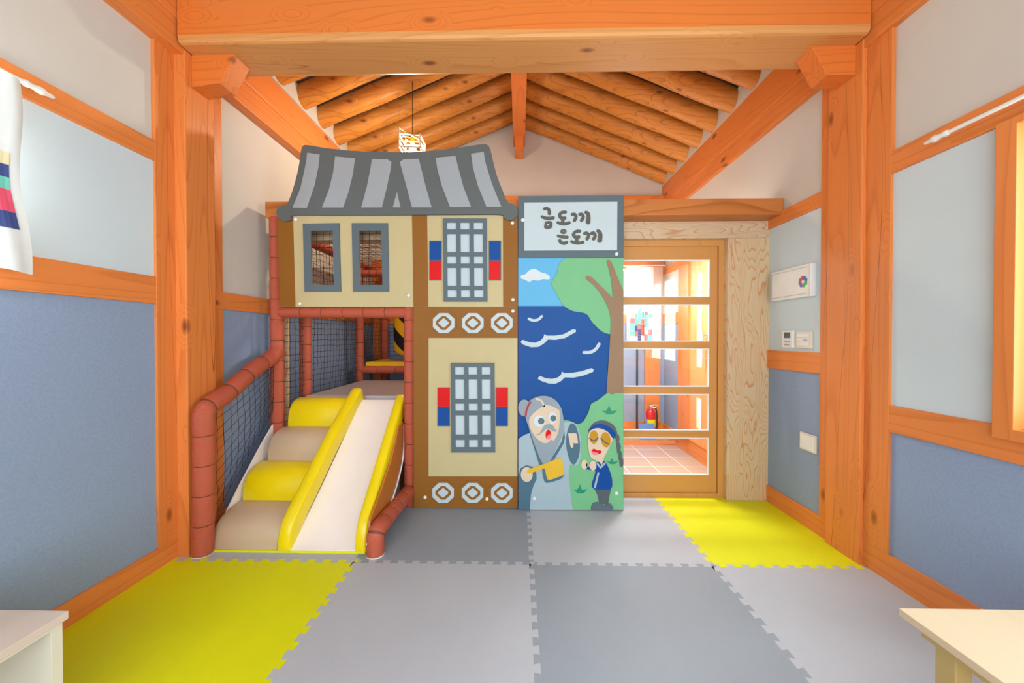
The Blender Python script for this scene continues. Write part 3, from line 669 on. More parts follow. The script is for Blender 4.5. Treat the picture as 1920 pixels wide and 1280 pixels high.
# ------------------------------------------------------------------ cut boards
def bolts(pts, yb, parent):
    for p in pts:
        x, z = onY(p, yb); obj('bolt', B().lathe([(.0135, 0), (.013, -.004), (.010, -.009), (.004, -.012), (.0005, -.0125)], (x, yb, z), 'y', 14), 'white_plastic', parent, smooth=True)
Z2 = lambda pts: zm(480, 240, 3.369, pts)
up = thing('playhouse_board', 'beige and brown playhouse wall board with two window holes and a lattice window', 'playhouse board', (-.78, Yp, 1.49))
hole1 = [(582.4, 432.3), (623.6, 432.3), (626.3, 533.9), (584.5, 533.9)]; hole2 = [(673, 432.3), (714.5, 432.3), (716.9, 533.9), (675.6, 533.9)]
plate('wall_board', [[(520.5, 399), (970.5, 399), (970.7, 575), (524.5, 575)], hole1, hole2], Yp, .014, 'beige', up)
yf = Yp-.014
plate('brown_strip', [[(520, 400), (549, 400), (553.6, 574.6), (524.5, 574.6)]], yf, .003, 'brown', up)
plate('brown_strip', [[(772.4, 400), (800.6, 400), (803, 574.6), (775.3, 574.6)]], yf, .003, 'brown', up)
plate('brown_strip', [[(943, 400), (970.4, 400), (970.6, 574.6), (943.5, 574.6)]], yf, .003, 'brown', up)
plate('window_frame', [[(567.6, 419), (635.8, 418), (639, 546.3), (570.8, 546.3)], hole1], yf, .010, 'slate', up)
plate('window_frame', [[(659.3, 418), (727, 418), (729.3, 546.3), (662, 546.3)], hole2], yf, .010, 'slate', up)
def lattice(outer, cols, rws, parent, yf, skew=0):
    x0 = outer[0][0]; x1 = outer[1][0]; ya = outer[0][1]; yb_ = outer[2][1]
    X = [x0]+[v for c in cols for v in c]+[x1]; Y = [ya]+[v for r in rws for v in r]+[yb_]; b = B(); q = yf-.012
    def P(x, y): return onY((x+skew*(y-ya), y), q)
    for i in range(len(X)-1):
        for j in range(len(Y)-1):
            if i % 2 and j % 2: continue
            b.prism([[P(X[i], Y[j]), P(X[i+1], Y[j]), P(X[i+1], Y[j+1]), P(X[i], Y[j+1])]], q, yf, 'y')
    o = obj('lattice_window', b, 'slate', parent)
    b = B(); b.prism([[P(x, y) for x, y in rect(X[1]-2, Y[1]-2, X[-2]+2, Y[-2]+2)]], yf-.003, yf+.0, 'y'); obj('lattice_back', b, 'ice', o)
lattice(Z2([(1180, 570), (1457, 567), (1461, 1095), (1186, 1093)]), [(837.7, 855.2), (862.9, 880.1), (887.9, 905.3)], [(240+a/3.369, 240+c/3.369) for a, c in ((596, 640), (668, 783), (810, 855), (882, 996), (1023, 1068))], up, yf, .0085)
def blocks(x0, x1, y0, y1, ytop_col, parent, yf):
    o = plate('colour_block', [rect(x0, y0, x1, y1)], yf, .004, 'slate', parent); m = (y0+y1)/2
    a, c = ('blue', 'red') if ytop_col == 'blue' else ('red', 'blue')
    plate('tile_inlay', [rect(x0+1.3, y0+1.3, x1-1.3, m-.6)], yf-.004, .003, a, o); plate('tile_inlay', [rect(x0+1.3, m+.6, x1-1.3, y1-1.3)], yf-.004, .003, c, o)
blocks(804.8, 828, 450.8, 525.5, 'blue', up, yf); blocks(916.5, 939.6, 450.8, 525.5, 'blue', up, yf)
bolts(Z2([(251, 577), (277, 1110), (963, 1057), (1619, 600), (1622, 1084)]), yf-.003, up)
# roof board
rb = thing('roof_board', 'slate grey tiled roof cut-out board above the playhouse windows', 'playhouse board', (-.78, Yp-.02, 2.17))
out = Z2(smooth_loop([(283, 150), (295, 115), (325, 107), (450, 127), (600, 143), (740, 150), (870, 152), (1000, 150), (1150, 140), (1300, 121), (1430, 102), (1468, 112), (1484, 150), (1500, 220), (1525, 310), (1560, 400), (1586, 462), (1620, 478), (1648, 505), (1653, 540), (1635, 570), (1600, 582), (1565, 568), (1546, 547), (1300, 546), (890, 548), (500, 549), (240, 551), (222, 577), (182, 589), (145, 572), (128, 535), (140, 502), (172, 486), (195, 480), (225, 410), (252, 320), (272, 230)], 4))
plate('roof_plate', [out], yf-.003, .015, 'roof_slate', rb)
yr_ = yf-.018
for s_ in ([(323, 155), (402, 167), (395, 240), (370, 360), (320, 505), (230, 503), (280, 380), (305, 270), (318, 200)],
           [(500, 179), (625, 190), (612, 290), (585, 400), (550, 502), (416, 502), (460, 390), (487, 280)],
           [(732, 195), (830, 197), (855, 213), (850, 260), (825, 380), (795, 501), (664, 501), (700, 370), (722, 260)],
           [(890, 402), (864, 500), (913, 500)],
           [(932, 197), (1028, 194), (1045, 260), (1075, 380), (1110, 500), (985, 500), (945, 350), (908, 215)],
           [(1135, 187), (1260, 176), (1275, 240), (1310, 370), (1358, 497), (1225, 498), (1175, 370), (1145, 260)],
           [(1358, 162), (1438, 150), (1450, 220), (1490, 350), (1550, 497), (1455, 497), (1400, 360), (1370, 250)]):
    plate('roof_tile_strip', [Z2(s_)], yr_, .004, 'pale', rb)
# lower board
lo = thing('playhouse_board', 'brown and beige lower wall board with six octagon ornaments and a lattice window', 'playhouse board', (-.4, Yp, 0))
plate('wall_board', [[(775.5, 575.6), (970.7, 575.6), (970.7, 952.5), (776, 952)]], Yp, .014, 'brown', lo)
plate('beige_field', [rect(803.5, 633.5, 970.2, 893)], yf, .004, 'beige', lo)
lattice([(845, 680), (927, 680), (928, 848), (847, 848)], [(853, 870), (878, 895), (903, 919.5)], [(688, 702), (711, 748), (756.5, 770), (778.5, 815), (824.5, 838.5)], lo, yf-.004, .008)
blocks(820, 843.5, 726, 799, 'red', lo, yf-.004); blocks(929.5, 952.5, 726, 799, 'red', lo, yf-.004)
def octa(cx, cy, rx, ry, k=.42): return [(cx-rx, cy-ry*k), (cx-rx*k, cy-ry), (cx+rx*k, cy-ry), (cx+rx, cy-ry*k), (cx+rx, cy+ry*k), (cx+rx*k, cy+ry), (cx-rx*k, cy+ry), (cx-rx, cy+ry*k)]
for cx_, cy2 in ((831.9, 605.4), (886.5, 605.4), (941, 605.4), (830.7, 923.8), (886, 923.8), (941, 924.2)):
    o = plate('octagon_ornament', [octa(cx_-.5, cy2, 25, 23)], yf, .004, 'brown', lo)
    plate('pale_ring', [octa(cx_, cy2, 20.2, 18.6), octa(cx_, cy2, 14.5, 12.9, .25)], yf-.004, .004, 'ice', o)
    plate('pale_diamond', [octa(cx_, cy2, 9.8, 8.6, .12)], yf-.004, .004, 'ice', o)
bolts([(797, 932), (913, 935), (961.5, 583)], yf, lo)
# sign board
sg = thing('sign_board', 'white sign with grey frame and grey Korean lettering above the mural', 'sign', (.37, Yp, 1.85))
plate('sign_frame', [[(971.6, 367.5), (1169.8, 366), (1169.3, 482.8), (971.6, 483)]], Yp-.002, .016, 'slate', sg)
ys = Yp-.018
plate('sign_face', [[(983, 379.5), (1157.6, 378), (1157, 469), (983, 469.6)]], ys, .003, 'ice', sg)
ys -= .003
TT = lambda pts: zm(1000, 370, 12.8, pts)
def letter(loopsets):
    b = B()
    for q, loops in enumerate(loopsets): b.prism([[onY(p, ys-.006) for p in TT(l)] for l in loops], ys-.006-.0004*q, ys, 'y')
    obj('sign_letter', b, 'letter', sg)
st = lambda p, w, w2=None: [stroke(p, w*1.16, (w2 or w)*1.16)]
letter([st([(270, 270), (330, 265), (378, 300), (388, 385)], 58, 66), st([(212, 462), (290, 490), (390, 500), (478, 487)], 58, 70), [smooth_loop([(285, 590), (330, 568), (410, 568), (455, 595), (462, 650), (452, 710), (400, 745), (330, 752), (272, 735), (260, 690), (272, 640)], 3), [(322, 625), (382, 625), (385, 678), (320, 678)]]])
letter([st([(775, 350), (690, 358), (632, 415), (655, 475), (705, 500), (758, 490)], 60, 66), st([(708, 495), (710, 610)], 70), st([(590, 600), (670, 628), (780, 630), (862, 605)], 56, 62)])
letter([st([(935, 405), (985, 400), (1022, 440), (1018, 500), (990, 545)], 58, 68), st([(1115, 405), (1165, 402), (1198, 450), (1190, 505), (1160, 545)], 58, 68), st([(1265, 355), (1310, 385), (1325, 460), (1318, 590)], 60, 94)])
letter([[smooth_loop(ell(725, 815, 76, 60, 10), 2), ell(725, 815, 18, 13, 8)], st([(595, 920), (690, 943), (812, 950)], 54, 64), st([(635, 1035), (670, 1080), (740, 1098), (798, 1078)], 66, 66)])
letter([st([(1115, 808), (1040, 812), (968, 872), (985, 930), (1040, 955), (1095, 945)], 60, 66), st([(1045, 950), (1045, 1070)], 68), st([(922, 1058), (1010, 1088), (1100, 1092), (1192, 1075)], 58, 62)])
letter([st([(1230, 862), (1285, 852), (1328, 895), (1318, 950), (1295, 990)], 58, 68), st([(1398, 858), (1445, 848), (1485, 900), (1475, 955), (1450, 990)], 58, 68), st([(1552, 800), (1598, 840), (1610, 920), (1596, 1030)], 62, 96)])
bolts([(979.8, 412.6), (1156, 476)], Yp-.018, sg)
# mural board
mu = thing('mural_board', 'painted mural board of a bearded old man and a boy by a lake and tree', 'mural', (.37, Yp, 0))
plate('sky_board', [rect(971.6, 483.6, 1169, 956)], Yp-.002, .012, 'sky', mu)
y1 = Yp-.014
MM = lambda p: zm(940, 680, 4.415, p); NN = lambda p: zm(940, 340, 3.765, p); SS = lambda p: zm(940, 470, 8, p)
KK = lambda p: zm(960, 730, 10.667, p); BB = lambda p: zm(1080, 780, 7.115, p); XX = lambda p: zm(960, 830, 9.846, p)
plate('lake', [rect(971.6, 573.5, 1169, 956)], y1, .0015, 'navy', mu)
crown = SS(smooth_path([(985, 109), (920, 140), (870, 200), (852, 250), (850, 300), (820, 370), (775, 430), (760, 490), (775, 550), (830, 640), (870, 720), (920, 800), (970, 850), (1050, 895), (1130, 915), (1230, 930), (1290, 960), (1330, 1020), (1380, 1090), (1490, 1195), (1560, 1235), (1640, 1252)], 3))+[(1169, 626.3), (1169, 483.6)]
plate('tree_crown', [crown], y1, .006, 'leaf', mu)
tr = NN(smooth_path([(595, 675), (610, 665), (640, 678), (700, 735), (788, 822)], 3)+smooth_path([(788, 821), (780, 730), (765, 640), (745, 570), (748, 556), (765, 555), (780, 575), (810, 650), (840, 720), (862, 770)], 3)+[(862, 1560), (740, 1560)]+smooth_path([(748, 1400), (757, 1280), (765, 1150), (773, 1000), (765, 930), (745, 870), (700, 790), (650, 730), (605, 695)], 3))
plate('tree_trunk', [tr], y1, .010, 'trunk', mu)
hill = MM(smooth_path([(1010, 250), (950, 250), (925, 262), (905, 260), (888, 248), (860, 262), (800, 310), (745, 340), (725, 400), (690, 470), (660, 500), (620, 506), (570, 482), (520, 475), (500, 500)], 3)+[(500, 1217), (1010, 1217)])
plate('grass_bank', [hill], y1, .013, 'leaf', mu)
plate('cloud', [SS(smooth_loop([(290, 400), (300, 365), (360, 350), (400, 305), (460, 275), (520, 275), (590, 320), (660, 340), (715, 370), (730, 410), (700, 430), (620, 425), (560, 448), (480, 440), (420, 465), (370, 445), (340, 430), (300, 420)], 3))], y1, .006, 'eyewhite', mu)
for p_, w_, Z_ in (([(195, 970), (225, 981), (260, 975), (285, 952)], 19, NN), ([(583, 1207), (630, 1205), (668, 1182), (690, 1148)], 22, NN),):
    plate('wave', [Z_(stroke(p_, w_))], y1-.0015, .005, 'ice', mu)
for Z_, q in ((NN, [(150, 1117), (200, 1135), (240, 1138), (280, 1120), (298, 1098), (303, 1078), (320, 1088), (380, 1088), (440, 1078), (505, 1043), (526, 1046), (526, 1062), (450, 1105), (380, 1118), (330, 1115), (300, 1145), (260, 1168), (210, 1170), (150, 1150), (136, 1133)]),
              (MM, [(318, 108), (370, 128), (420, 133), (470, 120), (495, 97), (500, 72), (525, 85), (590, 82), (660, 70), (745, 44), (764, 52), (760, 74), (680, 105), (600, 122), (525, 120), (495, 150), (450, 172), (390, 170), (330, 150), (300, 130)])):
    plate('wave', [Z_(q)], y1-.0015, .005, 'ice', mu)
yh = y1-.013
for cx_, top, wd, hh in ((897, 357, 125, 68), (920, 790, 95, 48), (655, 1005, 117, 76)):
    q = [(-.5, .56), (-.22, .62), (-.02, 0), (.12, .65), (.5, .54), (.22, 1), (-.18, 1)]
    plate('grass_tuft', [MM([(cx_+a*wd, top+b_*hh) for a, b_ in q])], yh, .0025, 'tuft', mu)
# old man
om = plate('old_man_figure', [MM(smooth_path([(141, 632), (190, 598), (240, 580)], 3)+[(300, 560), (480, 520)]+smooth_path([(525, 495), (560, 486), (610, 500), (640, 560), (658, 650), (656, 760), (640, 830), (610, 850), (575, 840), (560, 880), (560, 950), (575, 1100), (590, 1216)], 3)+[(141, 1216)])], yh+.007, .010, 'robe', mu, label='old man in a pale robe holding an axe')
y2 = yh-.003
def fig(par, nm, loop, lay, mat, Z_=MM, sm=0, **k): return plate(nm, [Z_(smooth_loop(loop, sm) if sm else loop)], y2+.002, .002+.003*lay, mat, par, **k)
fig(om, 'robe_fold', [(141, 940), (160, 872), (205, 848), (260, 860), (290, 910), (292, 960), (265, 1020), (245, 1090), (240, 1150), (235, 1216), (141, 1216)], .5, 'robe_dark')
fig(om, 'sleeve', [(548, 560), (570, 510), (592, 502), (620, 530), (645, 620), (652, 700), (640, 780), (605, 842), (570, 815), (546, 740), (535, 650)], .5, 'robe_dark', sm=3)
fig(om, 'hand', [(552, 585), (620, 583), (628, 605), (632, 640), (636, 665), (612, 668), (598, 662), (597, 695), (583, 707), (571, 690), (562, 640)], 1.6, 'skin')
fig(om, 'collar', [(225, 540), (262, 600), (345, 840), (316, 852), (238, 600)], .5, 'robe_dark'); fig(om, 'collar', [(520, 560), (527, 620), (515, 670), (430, 812), (395, 828), (500, 650)], .5, 'robe_dark')
fig(om, 'hair_bun', ell(245, 368, 122, 168), .6, 'hair', KK)
fig(om, 'hair', [(350, 225), (430, 175), (520, 140), (620, 127), (730, 140), (840, 190), (930, 280), (990, 390), (1020, 520), (1045, 700), (1045, 800), (1000, 930), (890, 1170), (753, 1450), (620, 1490), (500, 1230), (400, 960), (340, 770), (270, 560), (285, 400), (315, 290)], 1.2, 'hair', KK, 2, label='grey hair and beard')
fig(om, 'hair_tie', [(350, 240), (395, 245), (335, 350), (303, 450), (292, 545), (255, 540), (270, 430), (305, 320)], 1.8, 'crimson', KK)
face = fig(om, 'face', [(335, 640), (355, 560), (420, 480), (520, 400), (620, 335), (650, 305), (760, 320), (850, 360), (945, 410), (960, 520), (950, 680), (930, 850), (880, 960), (830, 1025), (780, 1000), (740, 1040), (700, 1075), (620, 1070), (530, 1010), (450, 930), (390, 830), (350, 740)], 2, 'skin', KK)
fig(om, 'hair_parting', stroke([(490, 190), (560, 210), (610, 260), (640, 330)], 42), 2, 'skin', KK)
fig(om, 'eye', ell(545, 632, 112, 113), 2.8, 'eyewhite', KK); fig(om, 'eye', ell(808, 568, 87, 117), 2.8, 'eyewhite', KK)
fig(om, 'pupil', ell(585, 632, 64, 64), 3.4, 'pupil', KK); fig(om, 'pupil', ell(825, 575, 60, 60), 3.4, 'pupil', KK)
fig(om, 'moustache', [(470, 905), (540, 885), (590, 820), (640, 735), (700, 700), (760, 698), (820, 720), (860, 790), (905, 830), (860, 842), (800, 822), (740, 780), (680, 792), (620, 850), (560, 895), (500, 914)], 3.0, 'hair', KK, 2)
fig(om, 'mouth', [(730, 798), (775, 850), (785, 920), (760, 990), (700, 1000), (675, 930), (680, 850)], 2.6, 'red', KK, 3); fig(om, 'tongue', [(770, 890), (785, 940), (760, 990), (715, 1005), (692, 980), (710, 930)], 3.1, 'pink', KK, 3)
fig(om, 'hand', ell(272, 585, 110, 136), 1.4, 'skin', XX)
fig(om, 'axe_edge', [(275, 530), (560, 470), (570, 600), (600, 715), (640, 742), (740, 725), (900, 668), (962, 610), (955, 450), (600, 400)], 1.9, 'robe_dark', XX, 0)
fig(om, 'axe', [(275, 515), (320, 485), (600, 385), (860, 285), (925, 300), (955, 450), (965, 570), (930, 605), (700, 685), (650, 670), (600, 470), (330, 565), (290, 560)], 2.6, 'gold', XX, 0, label='golden axe')
# boy
boy = plate('boy_figure', [BB(smooth_loop([(280, 620), (380, 605), (430, 680), (470, 790), (485, 880), (470, 965), (380, 980), (240, 970), (212, 910), (240, 820), (262, 735), (258, 680)], 3))], yh, .005, 'blue', mu, label='boy in a blue jacket with a long braid')
y2 = yh-.005
fb = lambda nm, loop, lay, mat, sm=0: plate(nm, [BB(smooth_loop(loop, sm) if sm else loop)], yh, .005+.003*lay, mat, boy)
fb('sleeve', [(130, 708), (170, 665), (270, 650), (262, 728)], .2, 'blue')
fb('trousers', [(240, 962), (470, 958), (440, 1100), (430, 1180), (310, 1165), (290, 1060)], -.6, 'charcoal')
fb('shoes', [(203, 1215), (225, 1158), (290, 1146), (340, 1172), (385, 1195), (430, 1168), (470, 1170), (497, 1215), (497, 1252), (203, 1252)], .6, 'slate')
fb('hair', [(172, 240), (200, 140), (250, 85), (330, 58), (420, 70), (500, 120), (540, 180), (550, 240), (530, 262)], .3, 'charcoal', 2)
fb('braid', [(535, 235), (575, 260), (580, 320), (572, 345), (590, 370), (600, 420), (590, 450), (608, 480), (615, 520), (612, 548), (630, 575), (632, 640), (615, 680), (585, 660), (582, 600), (568, 575), (572, 520), (552, 490), (548, 430), (540, 400), (545, 360), (528, 300)], .4, 'charcoal', 2)
fb('face', [(165, 260), (185, 195), (260, 150), (340, 150), (420, 190), (495, 290), (440, 420), (370, 560), (345, 650), (310, 610), (200, 550), (170, 450), (158, 350)], .9, 'skin', 2)
fb('headband', [(180, 195), (210, 140), (280, 108), (370, 110), (450, 145), (520, 210), (532, 255), (495, 300), (440, 222), (380, 182), (300, 158), (230, 170)], 1.3, 'blue', 2)
fb('eye', ell(238, 280, 57, 90), 1.4, 'ochre'); fb('eye', ell(397, 315, 64, 102, rot=-.12), 1.4, 'ochre')
fb('eyelid', stroke([(182, 295), (220, 325), (262, 320), (293, 290)], 17), 1.8, 'charcoal'); fb('eyelid', stroke([(333, 297), (385, 347), (442, 376)], 17), 1.8, 'charcoal')
fb('lips', [(207, 462), (240, 433), (285, 458), (325, 455), (342, 480), (310, 503), (260, 500), (215, 487)], 1.4, 'red', 2); fb('tongue', [(212, 468), (250, 478), (300, 490), (285, 515), (240, 517), (215, 495)], 1.8, 'pink', 2)
fb('collar', stroke([(287, 635), (328, 688)], 24), .7, 'robe'); fb('collar', stroke([(328, 688), (385, 628)], 24), .8, 'robe')
fb('jacket_stripe', [(288, 745), (313, 752), (262, 965), (237, 950)], .6, 'robe')
fb('hand', ell(112, 648, 42, 65), 1, 'skin'); fb('hand', ell(228, 660, 44, 66), 1, 'skin'); fb('thumb', ell(152, 652, 17, 26), 1, 'skin'); fb('thumb', ell(190, 662, 15, 24), .9, 'skin')
bolts([(1155.6, 924.6)], yh, mu); bolts([(1001.6, 934.4)], yh-.003, mu)
# ================================================================== SMALL WALL THINGS
Xw = XR-.008
def wy(p): return onX(p, Xw)
t = thing('electrical_box', 'flat white electrical panel cover with a flower emblem on the right wall', 'electrical box', (Xw, 2.64, 1.52))
Xf = Xw-.038
obj('cover', B().box(Xf, Xw, 2.458, 2.83, 1.53, 1.745), 'white_plastic', t, .005)
obj('cover_edge', B().box(Xf-.0015, Xf+.001, 2.458, 2.468, 1.532, 1.743), 'cream_plastic', t)
b = B(); b.box(Xf-.0015, Xf, 2.475, 2.825, 1.724, 1.727); b.box(Xf-.0015, Xf, 2.475, 2.825, 1.550, 1.553); obj('groove', b, 'line', t)
cy0, cz0 = 2.520, 1.632
for a, col in ((125, 'e_red'), (40, 'e_blue'), (-50, 'e_green'), (-145, 'e_purple')):
    b = B()
    for da in (-24, 24):
        r = math.radians(a+da); q = ell(cy0-math.cos(r)*.026, cz0+math.sin(r)*.026, .014, .014, 14); b.prism([q], Xf-.001-.0004*(da > 0), Xf, 'x')
    r = math.radians(a); b.prism([[(cy0-math.cos(r)*.008, cz0+math.sin(r)*.008), (cy0-math.cos(r-.42)*.038, cz0+math.sin(r-.42)*.038), (cy0-math.cos(r+.42)*.038, cz0+math.sin(r+.42)*.038)]], Xf-.0008, Xf, 'x')
    obj('emblem_petal', b, col, t)
t = thing('thermostat', 'small white thermostat with a grey screen above the middle rail', 'thermostat', (Xw, 2.68, 1.19))
obj('body', B().box(Xw-.022, Xw, 2.635, 2.735, 1.19, 1.312), 'white_plastic', t, .004)
obj('screen', B().box(Xw-.0235, Xw-.02, 2.655, 2.715, 1.258, 1.298), 'lcd', t)
for i in range(3):
    for j in range(2): obj('button', B().box(Xw-.0235, Xw-.02, 2.657+i*.021, 2.672+i*.021, 1.205+j*.022, 1.216+j*.022), 'line', t)
t = thing('light_switch', 'white three-row light switch plate beside the thermostat', 'light switch', (Xw, 2.54, 1.19))
obj('plate', B().box(Xw-.014, Xw, 2.478, 2.618, 1.188, 1.302), 'cream_plastic', t, .004)
for i in range(3): obj('rocker', B().box(Xw-.018, Xw-.012, 2.50, 2.598, 1.206+i*.028, 1.230+i*.028), 'white_plastic', t, .002)
obj('mark', B().box(Xw-.0188, Xw-.0175, 2.505, 2.54, 1.242, 1.249), 'line', t)
t = thing('socket_cover', 'blank white square cover plate low on the blue panel', 'cover plate', (Xw, 2.505, .51))
obj('plate', B().box(Xw-.012, Xw, 2.437, 2.575, .508, .625), 'cream_plastic', t, .004); obj('lid', B().box(Xw-.018, Xw-.011, 2.448, 2.564, .518, .615), 'white_plastic', t, .004)
# curtain rods
def rod(X, yend, z, side, lab):
    t = thing('curtain_rod', lab, 'curtain rod', (X, yend, z))
    obj('pole', B().tube([(X, -.1, z), (X, yend-.09, z)], .0085, 14), 'white_plastic', t, smooth=True)
    b = B(); prof = [(.010, -.1), (.014, -.09), (.010, -.075), (.011, -.065), (.015, -.05), (.014, -.038), (.008, -.026), (.009, -.016), (.006, -.004), (.001, 0)]
    b.tube([(X, yend+h, z) for r, h in prof], .01, 16, True, [max(r, .001) for r, h in prof]); obj('finial', b, 'white_plastic', t, smooth=True)
    b = B(); b.tube([(X, .15, z), ((TL if side < 0 else TR), .15, z)], .006); obj('wall_hook', b, 'white_plastic', t)
    return t
yl, zl = onX((103, 184), -1.90); rod(-1.90, yl, zl, -1, 'white curtain rod with turned finial on the left wall')
yr2, zr2 = onX((1732, 270), 1.84); rod(1.84, yr2, zr2, 1, 'long white curtain rod above the right window')
# left curtain with patchwork bands
ye, _ = onX((36, 300), -1.885); zt_ = zl-.012; zb_ = onX((60, 510), -1.885)[1]
b = B(); NU, NV = 60, 24; vs2 = []; fs2 = []; mi = []
for j in range(NV+1):
    v = j/NV; z = zb_+(zt_-zb_)*v
    for i in range(NU+1):
        u = i/NU; y = .35+(ye-.35)*u+u*(.03*max(0, 1-v*2.6)+.008*math.sin(v*9)); x = -1.885+.016*math.sin(u*34)*(1-.4*v)+.006*math.sin(u*75+v*4); vs2.append((x, y, z+.012*math.sin(u*17)*(1-v)))
bands = [(1.893, 1.938, 1), (1.847, 1.893, 2), (1.803, 1.847, 3), (1.723, 1.803, 4), (1.664, 1.723, 2)]
for j in range(NV):
    for i in range(NU): fs2.append((j*(NU+1)+i, j*(NU+1)+i+1, (j+1)*(NU+1)+i+1, (j+1)*(NU+1)+i))
b.add(vs2, fs2)
t = thing('curtain', 'white cotton curtain with coloured patchwork bands at the left edge', 'curtain', (-1.885, 1.0, zb_))
obj('cloth', b, 'cloth', t, smooth=True)
for (z0, z1, c), cn in zip(bands, ('c_cream', 'c_navy', 'c_teal', 'c_pink', 'c_navy')):
    b = B(); vv = []; ff = []; K = 30
    for i in range(K+1):
        u = .62+.35*i/K
        for z in (z0, z1):
            v = (z-zb_)/(zt_-zb_); y = .35+(ye-.35)*u+u*(.03*max(0, 1-v*2.6)+.008*math.sin(v*9)); x = -1.885+.016*math.sin(u*34)*(1-.4*v)+.006*math.sin(u*75+v*4)+.0025; vv.append((x, y, z))
            vv.append((x+.0015, y, z))
    for i in range(K):
        a = i*4; c_ = a+4; ff += [(a+1, c_+1, c_+3, a+3), (a, a+2, c_+2, c_), (a, c_, c_+1, a+1), (a+2, a+3, c_+3, c_+2)]
    b.add(vv, ff); obj('patchwork_band', b, cn, t)
# pendant lamp
Lx, Ly, Lz = -1.0, 3.5, 3.02
t = thing('pendant_lamp', 'small wooden-framed pendant lamp glowing above the playhouse roof board', 'pendant lamp', (Lx, Ly, Lz))
obj('cord', B().tube([(Lx, Ly, Lz+.13), (Lx, Ly, under(Lx)+.03)], .003, 8), 'black', t)
b = B(); h = .095
def bar(a, c, r=.008): b.tube([a, c], r, 4)
for sx_ in (-1, 1):
    for sy_ in (-1, 1): bar((Lx+sx_*h, Ly+sy_*h, Lz-.02), (Lx+sx_*h, Ly+sy_*h, Lz+(.16 if sx_ < 0 else .10)))
for z in (-.02, .03, .09):
    for sy_ in (-1, 1): bar((Lx-h, Ly+sy_*h, Lz+z+.01), (Lx+h, Ly+sy_*h, Lz+z-.005))
    for sx_ in (-1, 1): bar((Lx+sx_*h, Ly-h, Lz+z), (Lx+sx_*h, Ly+h, Lz+z))
for sy_ in (-1, 1): bar((Lx-h, Ly+sy_*h, Lz+.155), (Lx+h, Ly+sy_*h, Lz+.04))
bar((Lx-h, Ly, Lz+.13), (Lx+h, Ly, Lz+.10))
obj('lamp_frame', b, 'pine_pale', t); obj('socket', B().tube([(Lx, Ly, Lz+.06), (Lx, Ly, Lz+.12)], .02, 14), 'yellow_pad', t)
obj('bulb', B().lathe([(.001, -.035), (.022, -.028), (.034, 0), (.03, .03), (.016, .06)], (Lx, Ly, Lz), 'z', 18), 'bulb', t, smooth=True)
pl = bpy.data.lights.new('pendant_light', 'POINT'); pl.energy = 40; pl.color = (1, .78, .56); pl.shadow_soft_size = .036
plo = bpy.data.objects.new('pendant_light', pl); C.objects.link(plo); plo.location = (Lx, Ly, Lz-.075)
t = thing('added_fill_lamp', 'added white dome lamp hidden behind the lintel to brighten the tiled entrance', 'lamp', (1.25, 3.45, 2.2))  # added lamp, out of sight behind the lintel, to brighten the entrance
obj('shade', B().lathe([(.05, 2.37), (.18, 2.32), (.25, 2.22), (.24, 2.22), (.17, 2.31), (.05, 2.35)], (1.25, 3.45, 0), 'z', 28), 'white_plastic', t, smooth=True)
obj('wall_arm', B().tube([(1.25, 3.45, 2.36), (1.25, 3.42, 2.12), (1.25, 3.04, 2.12)], .01, 8), 'black', t)
al = area('entrance_fill_light', (1.25, 3.45, 2.24), (0, 0, 0), .35, .35, 62, (1, .98, .95))  # fill light of the added dome lamp
# ------------------------------------------------------------------ vestibule things
t = thing('fire_extinguisher', 'red fire extinguisher with yellow label at the back of the entrance', 'fire extinguisher', (1.70, 4.86, -.0125))
ex, ey = 1.70, 4.86
obj('cylinder', B().lathe([(.05, -.0125), (.062, .0), (.064, .25), (.058, .30), (.035, .335), (.02, .345)], (ex, ey, 0), 'z', 24), 'ext_red', t, smooth=True)
obj('label_band', B().lathe([(.0655, .12), (.0655, .21)], (ex, ey, 0), 'z', 24), 'mat_yellow', t)
b = B(); b.tube([(ex, ey, .34), (ex, ey, .375)], .02, 12); b.tube([(ex, ey, .375), (ex+.05, ey-.02, .395), (ex+.08, ey-.03, .38)], .01, 8); b.tube([(ex, ey, .36), (ex+.06, ey-.02, .36)], .008, 8); obj('valve', b, 'metal', t)
obj('hose', B().tube(smooth_path([(ex, ey, .36), (ex+.07, ey, .34), (ex+.085, ey, .2), (ex+.08, ey, .05)], 5), .009, 8), 'black', t)
t = thing('dustpan', 'blue plastic dustpan in front of the fire extinguisher', 'dustpan', (1.62, 4.75, -.0125))
obj('pan', B().prism([[(4.69, -.0125), (4.77, -.0125), (4.79, .15), (4.77, .17), (4.75, .02), (4.69, .0)]], 1.52, 1.72, 'x'), 'dust_blue', t)
obj('handle', B().tube([(1.62, 4.78, .15), (1.60, 4.785, .30)], .01), 'dust_blue', t)
obj('black_pole', B().tube([(1.56, 4.965, 0), (1.56, 4.965, 1.38)], .012, 10), 'black', label='thin black pole against the blue panel at the back of the entrance', cat='pole')
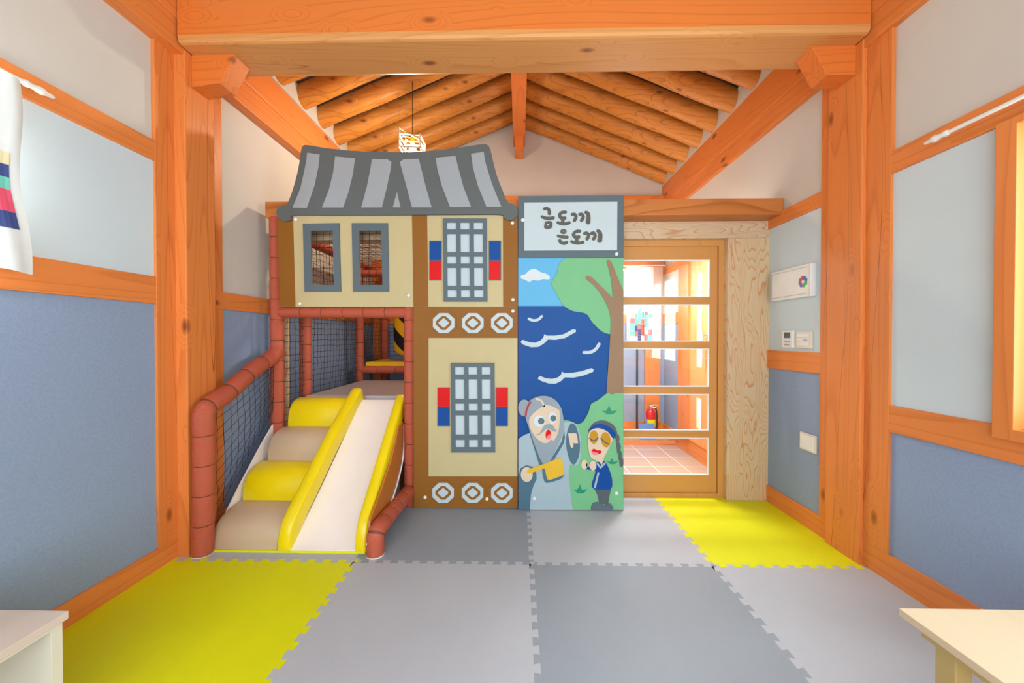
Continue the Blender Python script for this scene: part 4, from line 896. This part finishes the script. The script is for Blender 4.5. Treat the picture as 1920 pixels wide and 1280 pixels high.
# patchwork curtain in the entrance
t = thing('curtain', 'translucent white curtain with patchwork squares, seen through the glass door', 'curtain', (1.62, 4.90, 1.2))
b = B(); vv = []; ff = []; K = 60
def cxy(u, v): return (1.40+.47*u, 4.90+.012*math.sin(u*26)*(1-.3*v)+.004*math.sin(u*70), 1.20+.98*v)
for i in range(K+1):
    for j in range(13): vv.append(cxy(i/K, j/12))
for i in range(K):
    for j in range(12): ff.append((i*13+j, i*13+13+j, i*13+14+j, i*13+j+1))
obj('cloth', b.add(vv, ff), 'sheer', t, smooth=True)
cols = ['c_rose', 'c_aqua', 'c_brown', 'c_cream', 'cloth', 'c_teal', 'c_rose', 'c_navy', 'cloth']
x = .10
while x < .86:
    wdt = random.uniform(.08, .13); z = .02
    while z < .36:
        hh = random.uniform(.05, .10); cn = random.choice(cols); b = B(); vv = []; ff = []
        for i in range(9):
            for v in (z, z+hh-.004):
                p = cxy(x+wdt*.96*i/8, v); vv.append((p[0], p[1]-.003, p[2]))
        for i in range(8): ff.append((i*2, i*2+2, i*2+3, i*2+1))
        obj('patch', b.add(vv, ff), cn, t); z += hh
    x += wdt
obj('curtain_rod', B().tube([(1.36, 4.90, 2.20), (1.90, 4.90, 2.20)], .010, 12), 'white_plastic', label='white rod carrying the patchwork curtain in the entrance', cat='curtain rod')
# ------------------------------------------------------------------ near furniture
hS = .42
def onZ(p, Z): d = _ray(*p); t_ = (Z-EYE)/d.z; return (d.x*t_, d.y*t_)
xc, yc = onZ((129, 1144.5), hS)
t = thing('low_cubby_shelf', 'cream white low shelf unit at the bottom left corner', 'shelf', (-1.68, .75, 0))
obj('top_board', B().box(-1.955, xc, .25, yc, hS-.024, hS), 'shelf', t, .002)
b = B(); b.box(-1.93, xc-.010, yc-.036, yc-.008, 0, hS-.024); obj('side_board', b, 'shelf_white', t, .001)
b = B(); b.box(-1.93, xc-.010, .27, .297, 0, hS-.024); obj('side_board', b, 'shelf_white', t, .001)
obj('face_frame', B().box(xc-.03, xc-.0095, .297, yc-.036, hS-.036, hS-.0245), 'shelf_white', t)
obj('back_board', B().box(-1.94, -1.93, .27, yc-.018, 0, hS-.024), 'shelf', t)
obj('shelf_board', B().box(-1.93, xc-.03, .297, yc-.045, .05, .07), 'shelf', t)
hT = .46
xt, yt = onZ((1685, 1139.5), hT)
t = thing('low_table', 'pale pine low table at the bottom right corner', 'table', (1.5, .7, 0))
obj('tabletop', B().box(xt, 1.895, .2, yt, hT-.022, hT), 'pine_pale', t, .002)
b = B(); b.box(xt+.03, 1.87, yt-.055, yt-.035, hT-.055, hT-.022); b.box(xt+.03, xt+.05, .25, yt-.055, hT-.055, hT-.022); obj('apron', b, 'olive_edge', t, .001)
for lx, ly in ((xt+.052, yt-.10), (1.82, yt-.10), (xt+.052, .28), (1.82, .28)):
    obj('leg', B().box(lx, lx+.045, ly, ly+.05, 0, hT-.055+(.033 if lx > xt+.06 else 0)), 'olive_edge', t, .003)
